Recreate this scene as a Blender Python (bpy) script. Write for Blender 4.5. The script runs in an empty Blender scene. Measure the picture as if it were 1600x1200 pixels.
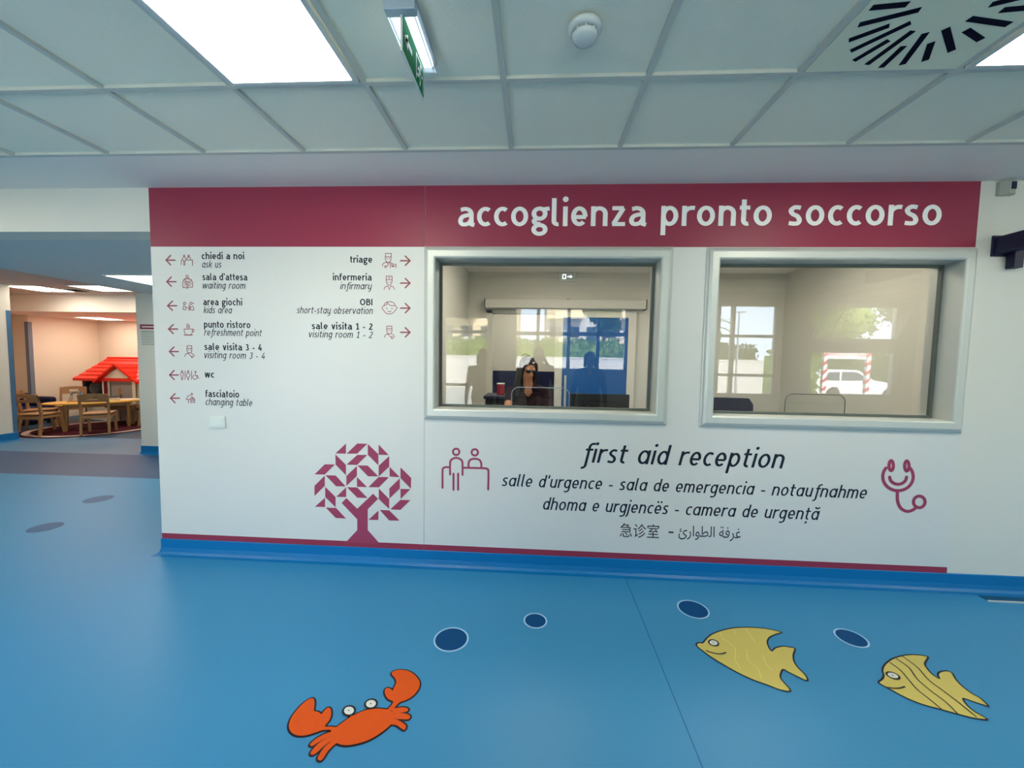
import bpy, bmesh, math, random
from mathutils import Vector, Matrix
from mathutils.geometry import tessellate_polygon
import numpy as np
random.seed(7)
SC = bpy.context.scene
COL = SC.collection

# ------------------------------------------------------------------ camera
CAM = np.array([0.0, -2.747, 1.505])
FPX, YAW, PITCH, ROLL = 618.5, -0.0564, -0.0624, 0.0168
def _axes():
    cy, sy, cp, sp = math.cos(YAW), math.sin(YAW), math.cos(PITCH), math.sin(PITCH)
    fw = np.array([sy*cp, cy*cp, sp]); r = np.array([cy, -sy, 0.0]); u = np.cross(r, fw)
    c, s = math.cos(ROLL), math.sin(ROLL)
    return c*r+s*u, -s*r+c*u, fw
AR, AU, AF = _axes()
cam_data = bpy.data.cameras.new('camera'); cam = bpy.data.objects.new('camera', cam_data); COL.objects.link(cam)
cam_data.sensor_fit = 'HORIZONTAL'; cam_data.sensor_width = 36.0; cam_data.lens = FPX/1600*36.0
cam_data.clip_start = 0.02; cam_data.clip_end = 500
M = Matrix.Identity(4)
for i in range(3):
    M[i][0], M[i][1], M[i][2], M[i][3] = AR[i], AU[i], -AF[i], CAM[i]
cam.matrix_world = M
SC.camera = cam

# ------------------------------------------------------------------ light of the place
SC.view_settings.view_transform = 'Standard'; SC.view_settings.look = 'None'
SC.view_settings.gamma = 1.0; SC.view_settings.use_curve_mapping = False
SC.view_settings.exposure = 1.88
SC.cycles.use_denoising = True
SC.cycles.max_bounces = 10; SC.cycles.diffuse_bounces = 6; SC.cycles.glossy_bounces = 5
SC.cycles.transparent_max_bounces = 16; SC.cycles.sample_clamp_indirect = 8.0
SC.cycles.caustics_reflective = False; SC.cycles.caustics_refractive = False
PANEL_POWER = 7.0          # emission of the ceiling panels
SKY_POWER = 3.2
SUN_POWER = 10.0
world = bpy.data.worlds.new('sky'); SC.world = world; world.use_nodes = True
wn = world.node_tree.nodes; wl = world.node_tree.links; wn.clear()
w_out = wn.new('ShaderNodeOutputWorld'); w_bg = wn.new('ShaderNodeBackground')
w_tc = wn.new('ShaderNodeTexCoord'); w_sep = wn.new('ShaderNodeSeparateXYZ'); w_ramp = wn.new('ShaderNodeValToRGB')
w_ramp.color_ramp.elements[0].position = 0.0; w_ramp.color_ramp.elements[0].color = (0.74, 0.88, 1.0, 1)
w_ramp.color_ramp.elements[1].position = 0.6; w_ramp.color_ramp.elements[1].color = (0.46, 0.70, 1.0, 1)
wl.new(w_tc.outputs['Generated'], w_sep.inputs[0]); wl.new(w_sep.outputs['Z'], w_ramp.inputs[0])
wl.new(w_ramp.outputs[0], w_bg.inputs[0]); w_bg.inputs[1].default_value = SKY_POWER
wl.new(w_bg.outputs[0], w_out.inputs[0])
sun_d = bpy.data.lights.new('sun', 'SUN'); sun_d.energy = SUN_POWER; sun_d.angle = 0.01; sun_d.color = (1, 0.95, 0.86)
sun = bpy.data.objects.new('sun', sun_d); COL.objects.link(sun)
sun.rotation_euler = Vector((-0.35, -0.8, -0.75)).to_track_quat('-Z', 'Y').to_euler()

# heights and planes of the place (metres, floor at z = 0, the reception wall at y = 0)
H_HALL, H_PASS, H_PLAY, H_PLAY2 = 2.681, 2.375, 2.6, 2.275
Y_BACK = -4.4                      # glazed wall behind the visitor
X_LEFT, X_RIGHT = -8.68, 7.2
def portal(x0, x1, z0, z1, y):
    d = bpy.data.lights.new('window_daylight', 'AREA'); d.shape = 'RECTANGLE'; d.size = x1-x0; d.size_y = z1-z0
    d.cycles.is_portal = True
    o = bpy.data.objects.new('window_daylight', d); COL.objects.link(o)
    o.location = ((x0+x1)/2, y, (z0+z1)/2); o.rotation_euler = (math.radians(90), 0, 0)   # -Z looks to +y
HALL_WINDOWS = [(-4.9, -3.2, 0.45, 2.32), (-2.6, -0.85, 0.45, 2.32), (-0.40, 1.70, 1.30, 2.50), (3.30, 4.36, 0.90, 2.58), (4.92, 6.42, 0.93, 2.62)]
for a in HALL_WINDOWS:
    portal(*a, Y_BACK-0.22)

# ------------------------------------------------------------------ helpers
def srgb(r, g, b):
    f = lambda c: (c/255/12.92) if c/255 <= 0.04045 else ((c/255+0.055)/1.055)**2.4
    return (f(r), f(g), f(b), 1)
def mat(name, col, rough=0.5, spec=0.4, metal=0.0, noise=0.0, nscale=40.0, bump=0.0, emit=None):
    m = bpy.data.materials.new(name); m.use_nodes = True
    nt = m.node_tree; b = nt.nodes['Principled BSDF']
    b.inputs['Base Color'].default_value = col; b.inputs['Roughness'].default_value = rough
    b.inputs['Metallic'].default_value = metal; b.inputs['Specular IOR Level'].default_value = spec
    if emit:
        b.inputs['Emission Color'].default_value = col if emit is True else emit[0]
        b.inputs['Emission Strength'].default_value = emit[1]
    if noise or bump:
        tc = nt.nodes.new('ShaderNodeTexCoord'); nz = nt.nodes.new('ShaderNodeTexNoise')
        nz.inputs['Scale'].default_value = nscale; nz.inputs['Detail'].default_value = 4
        nt.links.new(tc.outputs['Object'], nz.inputs['Vector'])
        if noise:
            mx = nt.nodes.new('ShaderNodeMix'); mx.data_type = 'RGBA'
            lo = tuple(c*(1-noise) for c in col[:3])+(1,); hi = tuple(min(1, c*(1+noise)) for c in col[:3])+(1,)
            mx.inputs[6].default_value = lo; mx.inputs[7].default_value = hi
            nt.links.new(nz.outputs['Fac'], mx.inputs[0]); nt.links.new(mx.outputs[2], b.inputs['Base Color'])
        if bump:
            bp = nt.nodes.new('ShaderNodeBump'); bp.inputs['Strength'].default_value = bump; bp.inputs['Distance'].default_value = 0.01
            nt.links.new(nz.outputs['Fac'], bp.inputs['Height']); nt.links.new(bp.outputs[0], b.inputs['Normal'])
    return m
def glass_mat(name, refl, tint=(1, 1, 1, 1), edge=2.0):
    """a clear pane: light passes, part of it is mirrored, more at grazing angles"""
    m = bpy.data.materials.new(name); m.use_nodes = True; nt = m.node_tree; nt.nodes.clear()
    out = nt.nodes.new('ShaderNodeOutputMaterial'); mix = nt.nodes.new('ShaderNodeMixShader')
    tr = nt.nodes.new('ShaderNodeBsdfTransparent'); tr.inputs[0].default_value = tint
    gl = nt.nodes.new('ShaderNodeBsdfGlossy'); gl.inputs['Roughness'].default_value = 0.0
    lw = nt.nodes.new('ShaderNodeFresnel'); lw.inputs['IOR'].default_value = 1.5
    mu = nt.nodes.new('ShaderNodeMath'); mu.operation = 'MULTIPLY'; mu.inputs[1].default_value = refl/0.04; mu.use_clamp = True
    nt.links.new(lw.outputs[0], mu.inputs[0]); nt.links.new(mu.outputs[0], mix.inputs[0])
    nt.links.new(tr.outputs[0], mix.inputs[1]); nt.links.new(gl.outputs[0], mix.inputs[2]); nt.links.new(mix.outputs[0], out.inputs[0])
    return m

def link(o, parent=None):
    COL.objects.link(o)
    if parent is not None: o.parent = parent
    return o
def obj(name, bm, m, parent=None, smooth=False):
    me = bpy.data.meshes.new(name)
    if isinstance(bm, tuple):
        me.from_pydata(*bm)
    else:
        bm.to_mesh(me); bm.free()
    for mm in (m if isinstance(m, (list, tuple)) else [m]): me.materials.append(mm)
    if smooth:
        for p in me.polygons: p.use_smooth = True
    o = bpy.data.objects.new(name, me)
    return link(o, parent)
def empty(name, loc=(0, 0, 0), rz=0.0):
    o = bpy.data.objects.new(name, None); o.location = loc; o.rotation_euler = (0, 0, rz); o.empty_display_size = 0.1
    return link(o)
def tag(o, label, cat, group=None, kind=None):
    o['label'] = label; o['category'] = cat
    if group: o['group'] = group
    if kind: o['kind'] = kind
    return o
def struct(name, bm, m, label, cat, parent=None):
    o = obj(name, bm, m, parent); o['kind'] = 'structure'
    if parent is None: o['label'] = label; o['category'] = cat
    return o
def BM(): return bmesh.new()
def box(bm, x0, x1, y0, y1, z0, z1, mi=0, bevel=0.0, mx=None):
    vs = [bm.verts.new((x, y, z)) for x in (x0, x1) for y in (y0, y1) for z in (z0, z1)]
    F = [(0, 1, 3, 2), (4, 6, 7, 5), (0, 4, 5, 1), (2, 3, 7, 6), (0, 2, 6, 4), (1, 5, 7, 3)]
    fs = []
    for f in F:
        fc = bm.faces.new([vs[i] for i in f]); fc.material_index = mi; fs.append(fc)
    if bevel:
        es = list({e for f in fs for e in f.edges})
        r = bmesh.ops.bevel(bm, geom=es, offset=bevel, segments=2, affect='EDGES', profile=0.5)
        vs = list({v for f in r['faces'] for v in f.verts} | {v for v in vs if v.is_valid})
    if mx is not None: bmesh.ops.transform(bm, matrix=mx, verts=[v for v in vs if v.is_valid])
    return vs
def bar(bm, p0, p1, w, d, up=(0, 0, 1), bevel=0.0):
    """rectangular bar from p0 to p1"""
    p0, p1 = Vector(p0), Vector(p1); a = (p1-p0); L = a.length; a.normalize()
    u = Vector(up); s = a.cross(u)
    if s.length < 1e-4: s = a.cross(Vector((1, 0, 0)))
    s.normalize(); t = s.cross(a)
    mx = Matrix(((s.x, t.x, a.x, p0.x), (s.y, t.y, a.y, p0.y), (s.z, t.z, a.z, p0.z), (0, 0, 0, 1)))
    box(bm, -w/2, w/2, -d/2, d/2, 0, L, bevel=bevel, mx=mx)
def tube(bm, pts, r, seg=8, closed=False):
    pts = [Vector(p) for p in pts]; n = len(pts); rings = []
    prev = None
    for i in range(n):
        if closed: t = pts[(i+1) % n]-pts[i-1]
        else: t = pts[min(i+1, n-1)]-pts[max(i-1, 0)]
        t.normalize()
        if prev is None:
            s = t.cross(Vector((0, 0, 1)))
            if s.length < 1e-3: s = t.cross(Vector((1, 0, 0)))
        else: s = prev-t*prev.dot(t)
        s.normalize(); prev = s; q = t.cross(s)
        rr = r[i] if isinstance(r, (list, tuple)) else r
        rings.append([bm.verts.new(pts[i]+s*rr*math.cos(2*math.pi*k/seg)+q*rr*math.sin(2*math.pi*k/seg)) for k in range(seg)])
    for i in range(n if closed else n-1):
        A, B = rings[i], rings[(i+1) % n]
        for k in range(seg): bm.faces.new((A[k], A[(k+1) % seg], B[(k+1) % seg], B[k]))
    if not closed:
        bm.faces.new(rings[0][::-1]); bm.faces.new(rings[-1])
def lathe(bm, prof, seg=32, c=(0, 0, 0)):
    rings = []
    for r, z in prof:
        rings.append([bm.verts.new((c[0]+r*math.cos(2*math.pi*k/seg), c[1]+r*math.sin(2*math.pi*k/seg), c[2]+z)) for k in range(seg)])
    for A, B in zip(rings, rings[1:]):
        for k in range(seg): bm.faces.new((A[k], A[(k+1) % seg], B[(k+1) % seg], B[k]))
    bm.faces.new(rings[0][::-1]); bm.faces.new(rings[-1])
def prism(bm, poly, a, b, axis='y', mi=0):
    """extrude polygon (2D) between a and b along axis"""
    def P(p, t): return (p[0], t, p[1]) if axis == 'y' else ((t, p[0], p[1]) if axis == 'x' else (p[0], p[1], t))
    A = [bm.verts.new(P(p, a)) for p in poly]; B = [bm.verts.new(P(p, b)) for p in poly]; n = len(poly)
    fs = [bm.faces.new(A), bm.faces.new(B[::-1])]
    for i in range(n): fs.append(bm.faces.new((A[i], B[i], B[(i+1) % n], A[(i+1) % n])))
    for f in fs: f.material_index = mi
    bmesh.ops.recalc_face_normals(bm, faces=fs)
def holed_slab(bm, u0, u1, v0, v1, holes, t0, t1, plane='xz', mi=0):
    """slab in the uv plane between thicknesses t0..t1 with rectangular holes (u0,u1,v0,v1)"""
    us = sorted({u0, u1, *[h[0] for h in holes], *[h[1] for h in holes]}); vs = sorted({v0, v1, *[h[2] for h in holes], *[h[3] for h in holes]})
    us = [u for u in us if u0-1e-6 <= u <= u1+1e-6]; vs = [v for v in vs if v0-1e-6 <= v <= v1+1e-6]
    def P(u, v, t): return (u, t, v) if plane == 'xz' else ((t, u, v) if plane == 'yz' else (u, v, t))
    nu, nv = len(us)-1, len(vs)-1
    def filled(i, j):
        if not (0 <= i < nu and 0 <= j < nv): return False
        uc, vc = (us[i]+us[i+1])/2, (vs[j]+vs[j+1])/2
        return not any(h[0] < uc < h[1] and h[2] < vc < h[3] for h in holes)
    cache = {}
    def V(i, j, k):
        if (i, j, k) not in cache: cache[(i, j, k)] = bm.verts.new(P(us[i], vs[j], (t0, t1)[k]))
        return cache[(i, j, k)]
    fs = []
    for i in range(nu):
        for j in range(nv):
            if not filled(i, j): continue
            for k in (0, 1): fs.append(bm.faces.new((V(i, j, k), V(i+1, j, k), V(i+1, j+1, k), V(i, j+1, k))))
            for (di, dj, a, b) in ((-1, 0, (i, j), (i, j+1)), (1, 0, (i+1, j), (i+1, j+1)), (0, -1, (i, j), (i+1, j)), (0, 1, (i, j+1), (i+1, j+1))):
                if not filled(i+di, j+dj): fs.append(bm.faces.new((V(*a, 0), V(*b, 0), V(*b, 1), V(*a, 1))))
    for f in fs: f.material_index = mi
    bmesh.ops.recalc_face_normals(bm, faces=fs)
# measuring: where a sight line of the photograph meets a real plane of the place
def _ray(px, py): return (px-800)/FPX*AR-(py-600)/FPX*AU+AF
def wallpt(px, py, y=0.0):
    d = _ray(px, py); t = (y-CAM[1])/d[1]; p = CAM+t*d; return float(p[0]), float(p[2])
def floorpt(px, py, z=0.0):
    d = _ray(px, py); t = (z-CAM[2])/d[2]; p = CAM+t*d; return float(p[0]), float(p[1])

# ------------------------------------------------------------------ lettering: strokes with a width
def arc(cx, cy, rx, ry, a0, a1, n=None):
    n = n or max(5, int(abs(a1-a0)/14))
    return [(cx+rx*math.cos(math.radians(a0+(a1-a0)*i/n)), cy+ry*math.sin(math.radians(a0+(a1-a0)*i/n))) for i in range(n+1)]
def smooth(pts, k=6, closed=False):
    if len(pts) < 3: return pts
    out = []; n = len(pts)
    rng = range(n if closed else n-1)
    for i in rng:
        if closed: p0, p1, p2, p3 = pts[i-1], pts[i], pts[(i+1) % n], pts[(i+2) % n]
        else: p0, p1, p2, p3 = pts[max(i-1, 0)], pts[i], pts[i+1], pts[min(i+2, n-1)]
        for s in range(k):
            t = s/k
            out.append(tuple(0.5*((2*p1[c])+(-p0[c]+p2[c])*t+(2*p0[c]-5*p1[c]+4*p2[c]-p3[c])*t*t+(-p0[c]+3*p1[c]-3*p2[c]+p3[c])*t**3) for c in (0, 1)))
    if not closed: out.append(tuple(pts[-1]))
    return out
class Ink:
    """flat marks in 2D: ribbons and filled shapes, later laid on a wall or floor"""
    def __init__(s): s.v = []; s.f = []; s.l = []; s.k = 0
    def ribbon(s, pts, w, closed=False, vk=1.0, cap=False):
        pts = [p for i, p in enumerate(pts) if i == 0 or math.dist(p, pts[i-1]) > 1e-6]
        if closed and math.dist(pts[0], pts[-1]) < 1e-6: pts = pts[:-1]
        n = len(pts); h = w/2; base = len(s.v)
        for i in range(n):
            a = pts[i-1] if (i > 0 or closed) else None; b = pts[(i+1) % n] if (i < n-1 or closed) else None
            ns = []
            for p, q in ((a, pts[i]), (pts[i], b)):
                if p is None or q is None: continue
                dx, dy = q[0]-p[0], q[1]-p[1]; L = math.hypot(dx, dy) or 1; ns.append((-dy/L, dx/L))
            nx, ny = sum(x for x, _ in ns)/len(ns), sum(y for _, y in ns)/len(ns); L2 = nx*nx+ny*ny
            k = 1/max(L2, 0.25); nx, ny = nx*k, ny*k
            s.v.append((pts[i][0]+nx*h, pts[i][1]+ny*h*vk)); s.v.append((pts[i][0]-nx*h, pts[i][1]-ny*h*vk))
        s.l += [s.k]*(2*n); s.k += 1
        for i in range(n if closed else n-1):
            j = (i+1) % n; s.f.append((base+2*i, base+2*i+1, base+2*j+1, base+2*j))
        if cap and not closed:
            for p in (pts[0], pts[-1]): s.disc(p[0], p[1], h, h, 10)
    def disc(s, cx, cy, rx, ry, n=16, rot=0.0):
        b = len(s.v); c, q = math.cos(rot), math.sin(rot)
        for k in range(n):
            x, y = rx*math.cos(2*math.pi*k/n), ry*math.sin(2*math.pi*k/n); s.v.append((cx+x*c-y*q, cy+x*q+y*c))
        s.l += [s.k]*n; s.k += 1
        s.f.append(tuple(range(b, b+n)))
    def poly(s, pts):
        b = len(s.v); s.v += [tuple(p) for p in pts]; s.l += [s.k]*len(pts); s.k += 1
        if len(pts) < 5: s.f.append(tuple(range(b, b+len(pts))))
        else: s.f += [tuple(b+i for i in t) for t in tessellate_polygon([[Vector((p[0], p[1], 0)) for p in pts]])]
    def add(s, o, fn):
        b = len(s.v); s.v += [fn(*p) for p in o.v]; s.l += [s.k+l for l in o.l]; s.k += o.k; s.f += [tuple(i+b for i in f) for f in o.f]
    def mapped(s, fn):
        r = Ink(); r.add(s, fn); return r
    def wall(s, name, m, parent, y):            # 2D = (x, z)
        return s._out(name, m, parent, lambda p: (p[0], y, p[1]), Vector((0, -1, 0)))
    def floor(s, name, m, parent, z):           # 2D = (x, y)
        return s._out(name, m, parent, lambda p: (p[0], p[1], z), Vector((0, 0, 1)))
    def _out(s, name, m, parent, fn, n):
        bm = BM(); vs = [bm.verts.new(Vector(fn(p))+n*(0.00007*(l % 9))) for p, l in zip(s.v, s.l)]     # films laid one over the other
        for f in s.f:
            try: fc = bm.faces.new([vs[i] for i in f])
            except ValueError: continue
            fc.normal_update()
            if fc.normal.dot(n) < 0: fc.normal_flip()
        return obj(name, bm, m, parent)

ASC = 1.42
def glyph(ch, w, it):
    """one letter in units of x-height: (strokes, advance); a stroke is ('r', points, closed) or ('d', cx, cy, r)"""
    h = w/2; vk = 0.86; v = h*vk; t, b = 1-v, v; S = []
    def R(pts, closed=False): S.append(('r', pts, closed))
    def dot(x, y=1.36): S.append(('d', x, y, w*0.62))
    def ell(cx, cy, rx, ry): R(arc(cx, cy, rx, ry, 0, 360, 28)[:-1], True)
    def arch(x0, x1): R([(x0, 0.5)]+arc((x0+x1)/2, 0.62, (x1-x0)/2, t-0.62, 172, 0, 12)+[(x1, 0)])
    k = 0.86 if it else 1.0
    if ch == ' ': return S, 0.42
    if ch == 'a' or ch == 'ă':
        if it:
            W = 0.76; R([(W-h, 1), (W-h, 0)]); ell(W/2, 0.5, W/2-h, 0.5-v)
            if ch == 'ă': R(arc(W/2+0.04, 1.42, 0.2, 0.17, 185, 355))
        else:
            W = 0.80; R([(0.13, 0.86)]+arc(0.36, t-0.27, W-h-0.36, 0.27, 118, 0, 9)+[(W-h, 0.25), (W-h+0.02, 0.1), (W+0.04, 0.06)])
            R(smooth([(W-h, 0.60), (0.48, 0.575), (0.22, 0.49), (h, 0.29), (0.19, b+0.03), (0.36, b), (0.55, 0.17), (W-h, 0.36)]))
        return S, W
    if ch in 'bp':
        W = 0.84*k; ell(W/2, 0.5, W/2-h, 0.5-v); R([(h, ASC if ch == 'b' else 1), (h, 0 if ch == 'b' else -0.46)]); return S, W
    if ch in 'dgq' and (ch == 'd' or it):
        W = 0.84*k; ell(W/2, 0.5, W/2-h, 0.5-v)
        if ch == 'd': R([(W-h, ASC), (W-h, 0)])
        else: R([(W-h, 1), (W-h, -0.1)]+arc(W/2-0.02, -0.12, W/2-h+0.02, 0.35-v, 0, -125, 9))
        return S, W
    if ch == 'g':
        W = 0.84; ell(0.40, 0.64, 0.40-h, 0.36-v); R([(0.6, t-0.04), (0.9, t)])
        R(smooth([(0.24, 0.38), (0.13, 0.27), (0.2, 0.16), (0.44, 0.11)])); ell(0.41, -0.165, 0.41-h, 0.325-v); return S, W
    if ch == 'c':
        W = 0.70*k; R(arc(W*0.62, 0.5, W*0.62-h, 0.5-v, 52, 308, 20)); return S, W
    if ch in 'eë':
        W = 0.82*k; R(arc(W/2, 0.5, W/2-h, 0.5-v, -4, 316, 24)); R([(h, 0.46), (W-h*0.6, 0.46)])
        if ch == 'ë': dot(W/2-0.16, 1.33); dot(W/2+0.2, 1.33)
        return S, W
    if ch == 'f':
        if it: R([(0.66, ASC-v), (0.52, ASC-v)]+arc(0.52, 1.12, 0.2, ASC-v-1.12, 100, 180)+[(0.32, -0.15)]+arc(0.12, -0.18, 0.2, 0.29-v, 0, -110)); R([(0.1, t), (0.6, t)]); return S, 0.52
        R([(0.54, ASC-v)]+arc(0.42, 1.14, 0.25, ASC-v-1.14, 90, 180)+[(0.17, 0)]); R([(0, t), (0.5, t)]); return S, 0.5
    if ch == 'h':
        W = 0.83*k; R([(h, ASC), (h, 0)]); arch(h, W-h); return S, W
    if ch == 'i': R([(h, 1), (h, 0)]); dot(h); return S, w
    if ch == 'j': R([(h, 1), (h, -0.2)]+arc(h-0.17, -0.2, 0.17, 0.26-v, 0, -100)); dot(h); return S, w
    if ch == 'k': R([(h, ASC), (h, 0)]); R([(0.62, 1), (0.2, 0.48)]); R([(0.27, 0.58), (0.66, 0)]); return S, 0.68
    if ch == 'l':
        if it: R([(h, ASC), (h, 0.2)]+arc(h+0.14, 0.2, 0.14, 0.2-v, 180, 275)); return S, 0.3
        R([(h, ASC), (h, 0.26)]+arc(h+0.19, 0.26, 0.19, 0.26-v, 180, 285)); return S, 0.40
    if ch == 'm':
        W = 1.27*k; R([(h, 1), (h, 0)]); arch(h, W/2); arch(W/2, W-h); return S, W
    if ch == 'n':
        W = 0.83*k; R([(h, 1), (h, 0)]); arch(h, W-h); return S, W
    if ch == 'o':
        W = 0.87*k; ell(W/2, 0.5, W/2-h, 0.5-v); return S, W
    if ch == 'r':
        R([(h, 1), (h, 0)]); R([(h, 0.55)]+arc(0.5*k, 0.6, 0.5*k-h, t-0.6, 170, 72, 7)); return S, 0.56*k
    if ch == 's':
        W = 0.66*k; q = k
        R(smooth([(0.58*q, 0.87), (0.44*q, t), (0.27*q, t-0.01), (h+0.01, 0.74), (0.22*q, 0.58), (0.44*q, 0.46), (W-h, 0.28), (0.48*q, b+0.03), (0.30*q, b), (0.05*q, 0.13)])); return S, W
    if ch in 'tț':
        R([(0.2, 1.30), (0.2, 0.28)]+arc(0.38, 0.28, 0.18, 0.28-v, 180, 290)); R([(0.0, t), (0.5, t)])
        if ch == 'ț': R([(0.33, -0.18), (0.22, -0.42)])
        return S, 0.5
    if ch in 'uy':
        W = 0.82*k; R([(h, 1)]+arc(W/2, 0.38, W/2-h, 0.38-v, 180, 352, 12)+[(W-h, 0.5)])
        if ch == 'u': R([(W-h, 1), (W-h, 0)])
        else: R([(W-h, 1), (W-h, -0.1)]+arc(W/2-0.02, -0.12, W/2-h+0.02, 0.35-v, 0, -115, 9))
        return S, W
    if ch == 'v': R([(h*0.9, 1), (0.385, 0.0)]); R([(0.375, 0), (0.76-h*0.9, 1)]); return S, 0.76
    if ch == 'w': R([(h*0.9, 1), (0.305, 0)]); R([(0.295, 0), (0.575, 1)]); R([(0.565, 1), (0.845, 0)]); R([(0.835, 0), (1.14-h*0.9, 1)]); return S, 1.14
    if ch == 'z': R([(0.05, t), (0.62, t)]); R([(0.6, t), (0.12, b)]); R([(0.06, b), (0.70, b)]); return S, 0.72
    C = 1.30
    if ch == '1': R([(0.08, 1.02), (0.40, C-0.06)]); R([(0.38, C), (0.38, 0)]); R([(0.1, v), (0.66, v)]); return S, 0.68
    if ch == '2': R(arc(0.36, 0.93, 0.34-h, C-v-0.93, 150, -25, 12)+[(0.1, v), (0.72, v)]); return S, 0.74
    if ch == '3':
        R(arc(0.32, 0.97, 0.34-h, C-v-0.97, 140, -90, 12)); R(arc(0.32, 0.36, 0.40-h, 0.36-v, 90, -140, 12)); return S, 0.72
    if ch == '4': R([(0.48, C), (0.08, 0.34)]); R([(0.04, 0.36), (0.78, 0.36)]); R([(0.54, 0.75), (0.54, 0)]); return S, 0.8
    if ch == 'O': ell(0.56, C/2, 0.56-h, C/2-v); return S, 1.12
    if ch == 'C': R(arc(0.54, C/2, 0.54-h, C/2-v, 48, 312, 20)); return S, 0.92
    if ch == 'I': R([(h, C), (h, 0)]); return S, w
    if ch == 'B':
        R([(h, 0), (h, C)]); R([(h, C-v), (0.4, C-v)]+arc(0.4, 0.98, 0.3, C-v-0.98, 90, -90)+[(h, 0.66)]); R([(0.4, 0.67)]+arc(0.42, 0.38, 0.34, 0.30, 90, -90)+[(h, v)]); return S, 0.86
    if ch in 'PR':
        R([(h, 0), (h, C)]); R([(h, C-v), (0.4, C-v)]+arc(0.4, 0.94, 0.34, C-v-0.94, 90, -90)+[(h, 0.62)])
        if ch == 'R': R([(0.4, 0.62), (0.78, 0)])
        return S, 0.82
    if ch == 'N': R([(h, 0), (h, C)]); R([(h, C), (0.9-h, 0)]); R([(0.9-h, 0), (0.9-h, C)]); return S, 0.9
    if ch == 'T': R([(0, C-v), (0.84, C-v)]); R([(0.42, C), (0.42, 0)]); return S, 0.84
    if ch == 'S': R(smooth([(0.72, 1.12), (0.5, C-v), (0.3, C-v), (h, 0.96), (0.3, 0.73), (0.56, 0.58), (0.76-h, 0.35), (0.55, v), (0.32, v), (0.05, 0.2)])); return S, 0.78
    if ch == '-': R([(0.0, 0.46), (0.42, 0.46)]); return S, 0.42
    if ch == "'": R([(h, ASC), (h*0.8, 1.02)]); return S, w
    return S, 0.3
def lettering(text, w, it=False, gap=0.17):
    ink = Ink(); x = 0.0; sh = 0.21 if it else 0.0
    for ch in text:
        S, adv = glyph(ch, w, it)
        g = Ink()
        for s in S:
            if s[0] == 'r': g.ribbon(s[1], w, s[2], 0.86)
            else: g.disc(s[1], s[2], s[3], s[3])
        ink.add(g, lambda px, py, X=x: (px+X+sh*py, py))
        x += adv+gap
    return ink
def line_on_wall(text, left, right, base, xh, w, it, m, parent, y, name='lettering'):
    """fit a line of lettering to its measured ends (x) and its baseline and x-height on the wall"""
    ink = lettering(text, w, it)
    x0, x1 = min(p[0] for p in ink.v), max(p[0] for p in ink.v)
    L, R_, zb = left, right, base
    sx = (R_-L)/(x1-x0)
    return ink.mapped(lambda a, b: (L+(a-x0)*sx, zb+b*xh)).wall(name, m, parent, y)
def text_mesh(text, name, m, parent, x0, x1, z0, z1, y):
    """characters the stroke alphabet lacks, set in Blender's own built-in face"""
    c = bpy.data.curves.new(name, 'FONT'); c.body = text; o = bpy.data.objects.new('tmp', c); COL.objects.link(o)
    bpy.context.view_layer.update()
    me = bpy.data.meshes.new_from_object(o.evaluated_get(bpy.context.evaluated_depsgraph_get()))
    bpy.data.objects.remove(o)
    xs = [v.co.x for v in me.vertices]; ys = [v.co.y for v in me.vertices]
    ax, bx, ay, by = min(xs), max(xs), min(ys), max(ys)
    for v in me.vertices: v.co = (x0+(v.co.x-ax)/(bx-ax)*(x1-x0), y, z0+(v.co.y-ay)/(by-ay)*(z1-z0))
    me.materials.clear(); me.materials.append(m)
    return link(bpy.data.objects.new(name, me), parent)

# ------------------------------------------------------------------ materials
m_white = mat('white wall paint', srgb(220, 218, 208), 0.55, 0.3, bump=0.04, nscale=120)
m_ceil = mat('mineral ceiling tile', srgb(246, 241, 222), 0.9, 0.1, noise=0.05, nscale=180, bump=0.1)
m_ceil_plain = mat('white plaster ceiling', srgb(244, 236, 226), 0.85, 0.1)
m_grid = mat('grey ceiling grid', srgb(204, 206, 196), 0.5, 0.4)
m_floor = mat('blue vinyl floor', srgb(54, 138, 186), 0.42, 0.36, noise=0.06, nscale=260)
m_floor_dark = mat('slate vinyl floor', srgb(46, 82, 124), 0.5, 0.45, noise=0.05, nscale=260)
m_floor_grey = mat('grey blue vinyl floor', srgb(88, 130, 164), 0.42, 0.45, noise=0.05, nscale=260)
m_floor_play = mat('dark blue vinyl floor', srgb(48, 76, 104), 0.45, 0.4, noise=0.06, nscale=260)
m_base = mat('blue vinyl skirting', srgb(0, 112, 172), 0.4, 0.4)
m_board = mat('white sign board', srgb(218, 218, 213), 0.38, 0.35)
m_maroon = mat('maroon sign film', srgb(150, 52, 76), 0.42, 0.3)
m_navy = mat('dark navy sign film', srgb(16, 26, 44), 0.5, 0.3)
m_letter = mat('pale sign film', srgb(250, 250, 246), 0.5, 0.3)
m_icon = mat('dusty maroon sign film', srgb(150, 72, 84), 0.5, 0.3)
m_icon2 = mat('maroon emblem film', srgb(158, 62, 92), 0.5, 0.3)
m_alu = mat('satin aluminium', srgb(204, 207, 200), 0.42, 0.5, metal=0.25)
m_gasket = mat('grey window gasket', srgb(96, 104, 98), 0.6, 0.3)
m_pane = glass_mat('clear pane', 0.085)
m_pane_hall = glass_mat('hall window pane', 0.04)
m_panel = mat('lit ceiling panel', (1, 1, 1, 1), 0.6, 0.1, emit=((1.0, 0.945, 0.79, 1), PANEL_POWER))
m_panel_warm = mat('warm lit ceiling panel', (1, 1, 1, 1), 0.6, 0.1, emit=((1.0, 0.89, 0.74, 1), PANEL_POWER*0.75))
m_frame_w = mat('white lamp frame', srgb(214, 216, 212), 0.5, 0.3)
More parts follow.
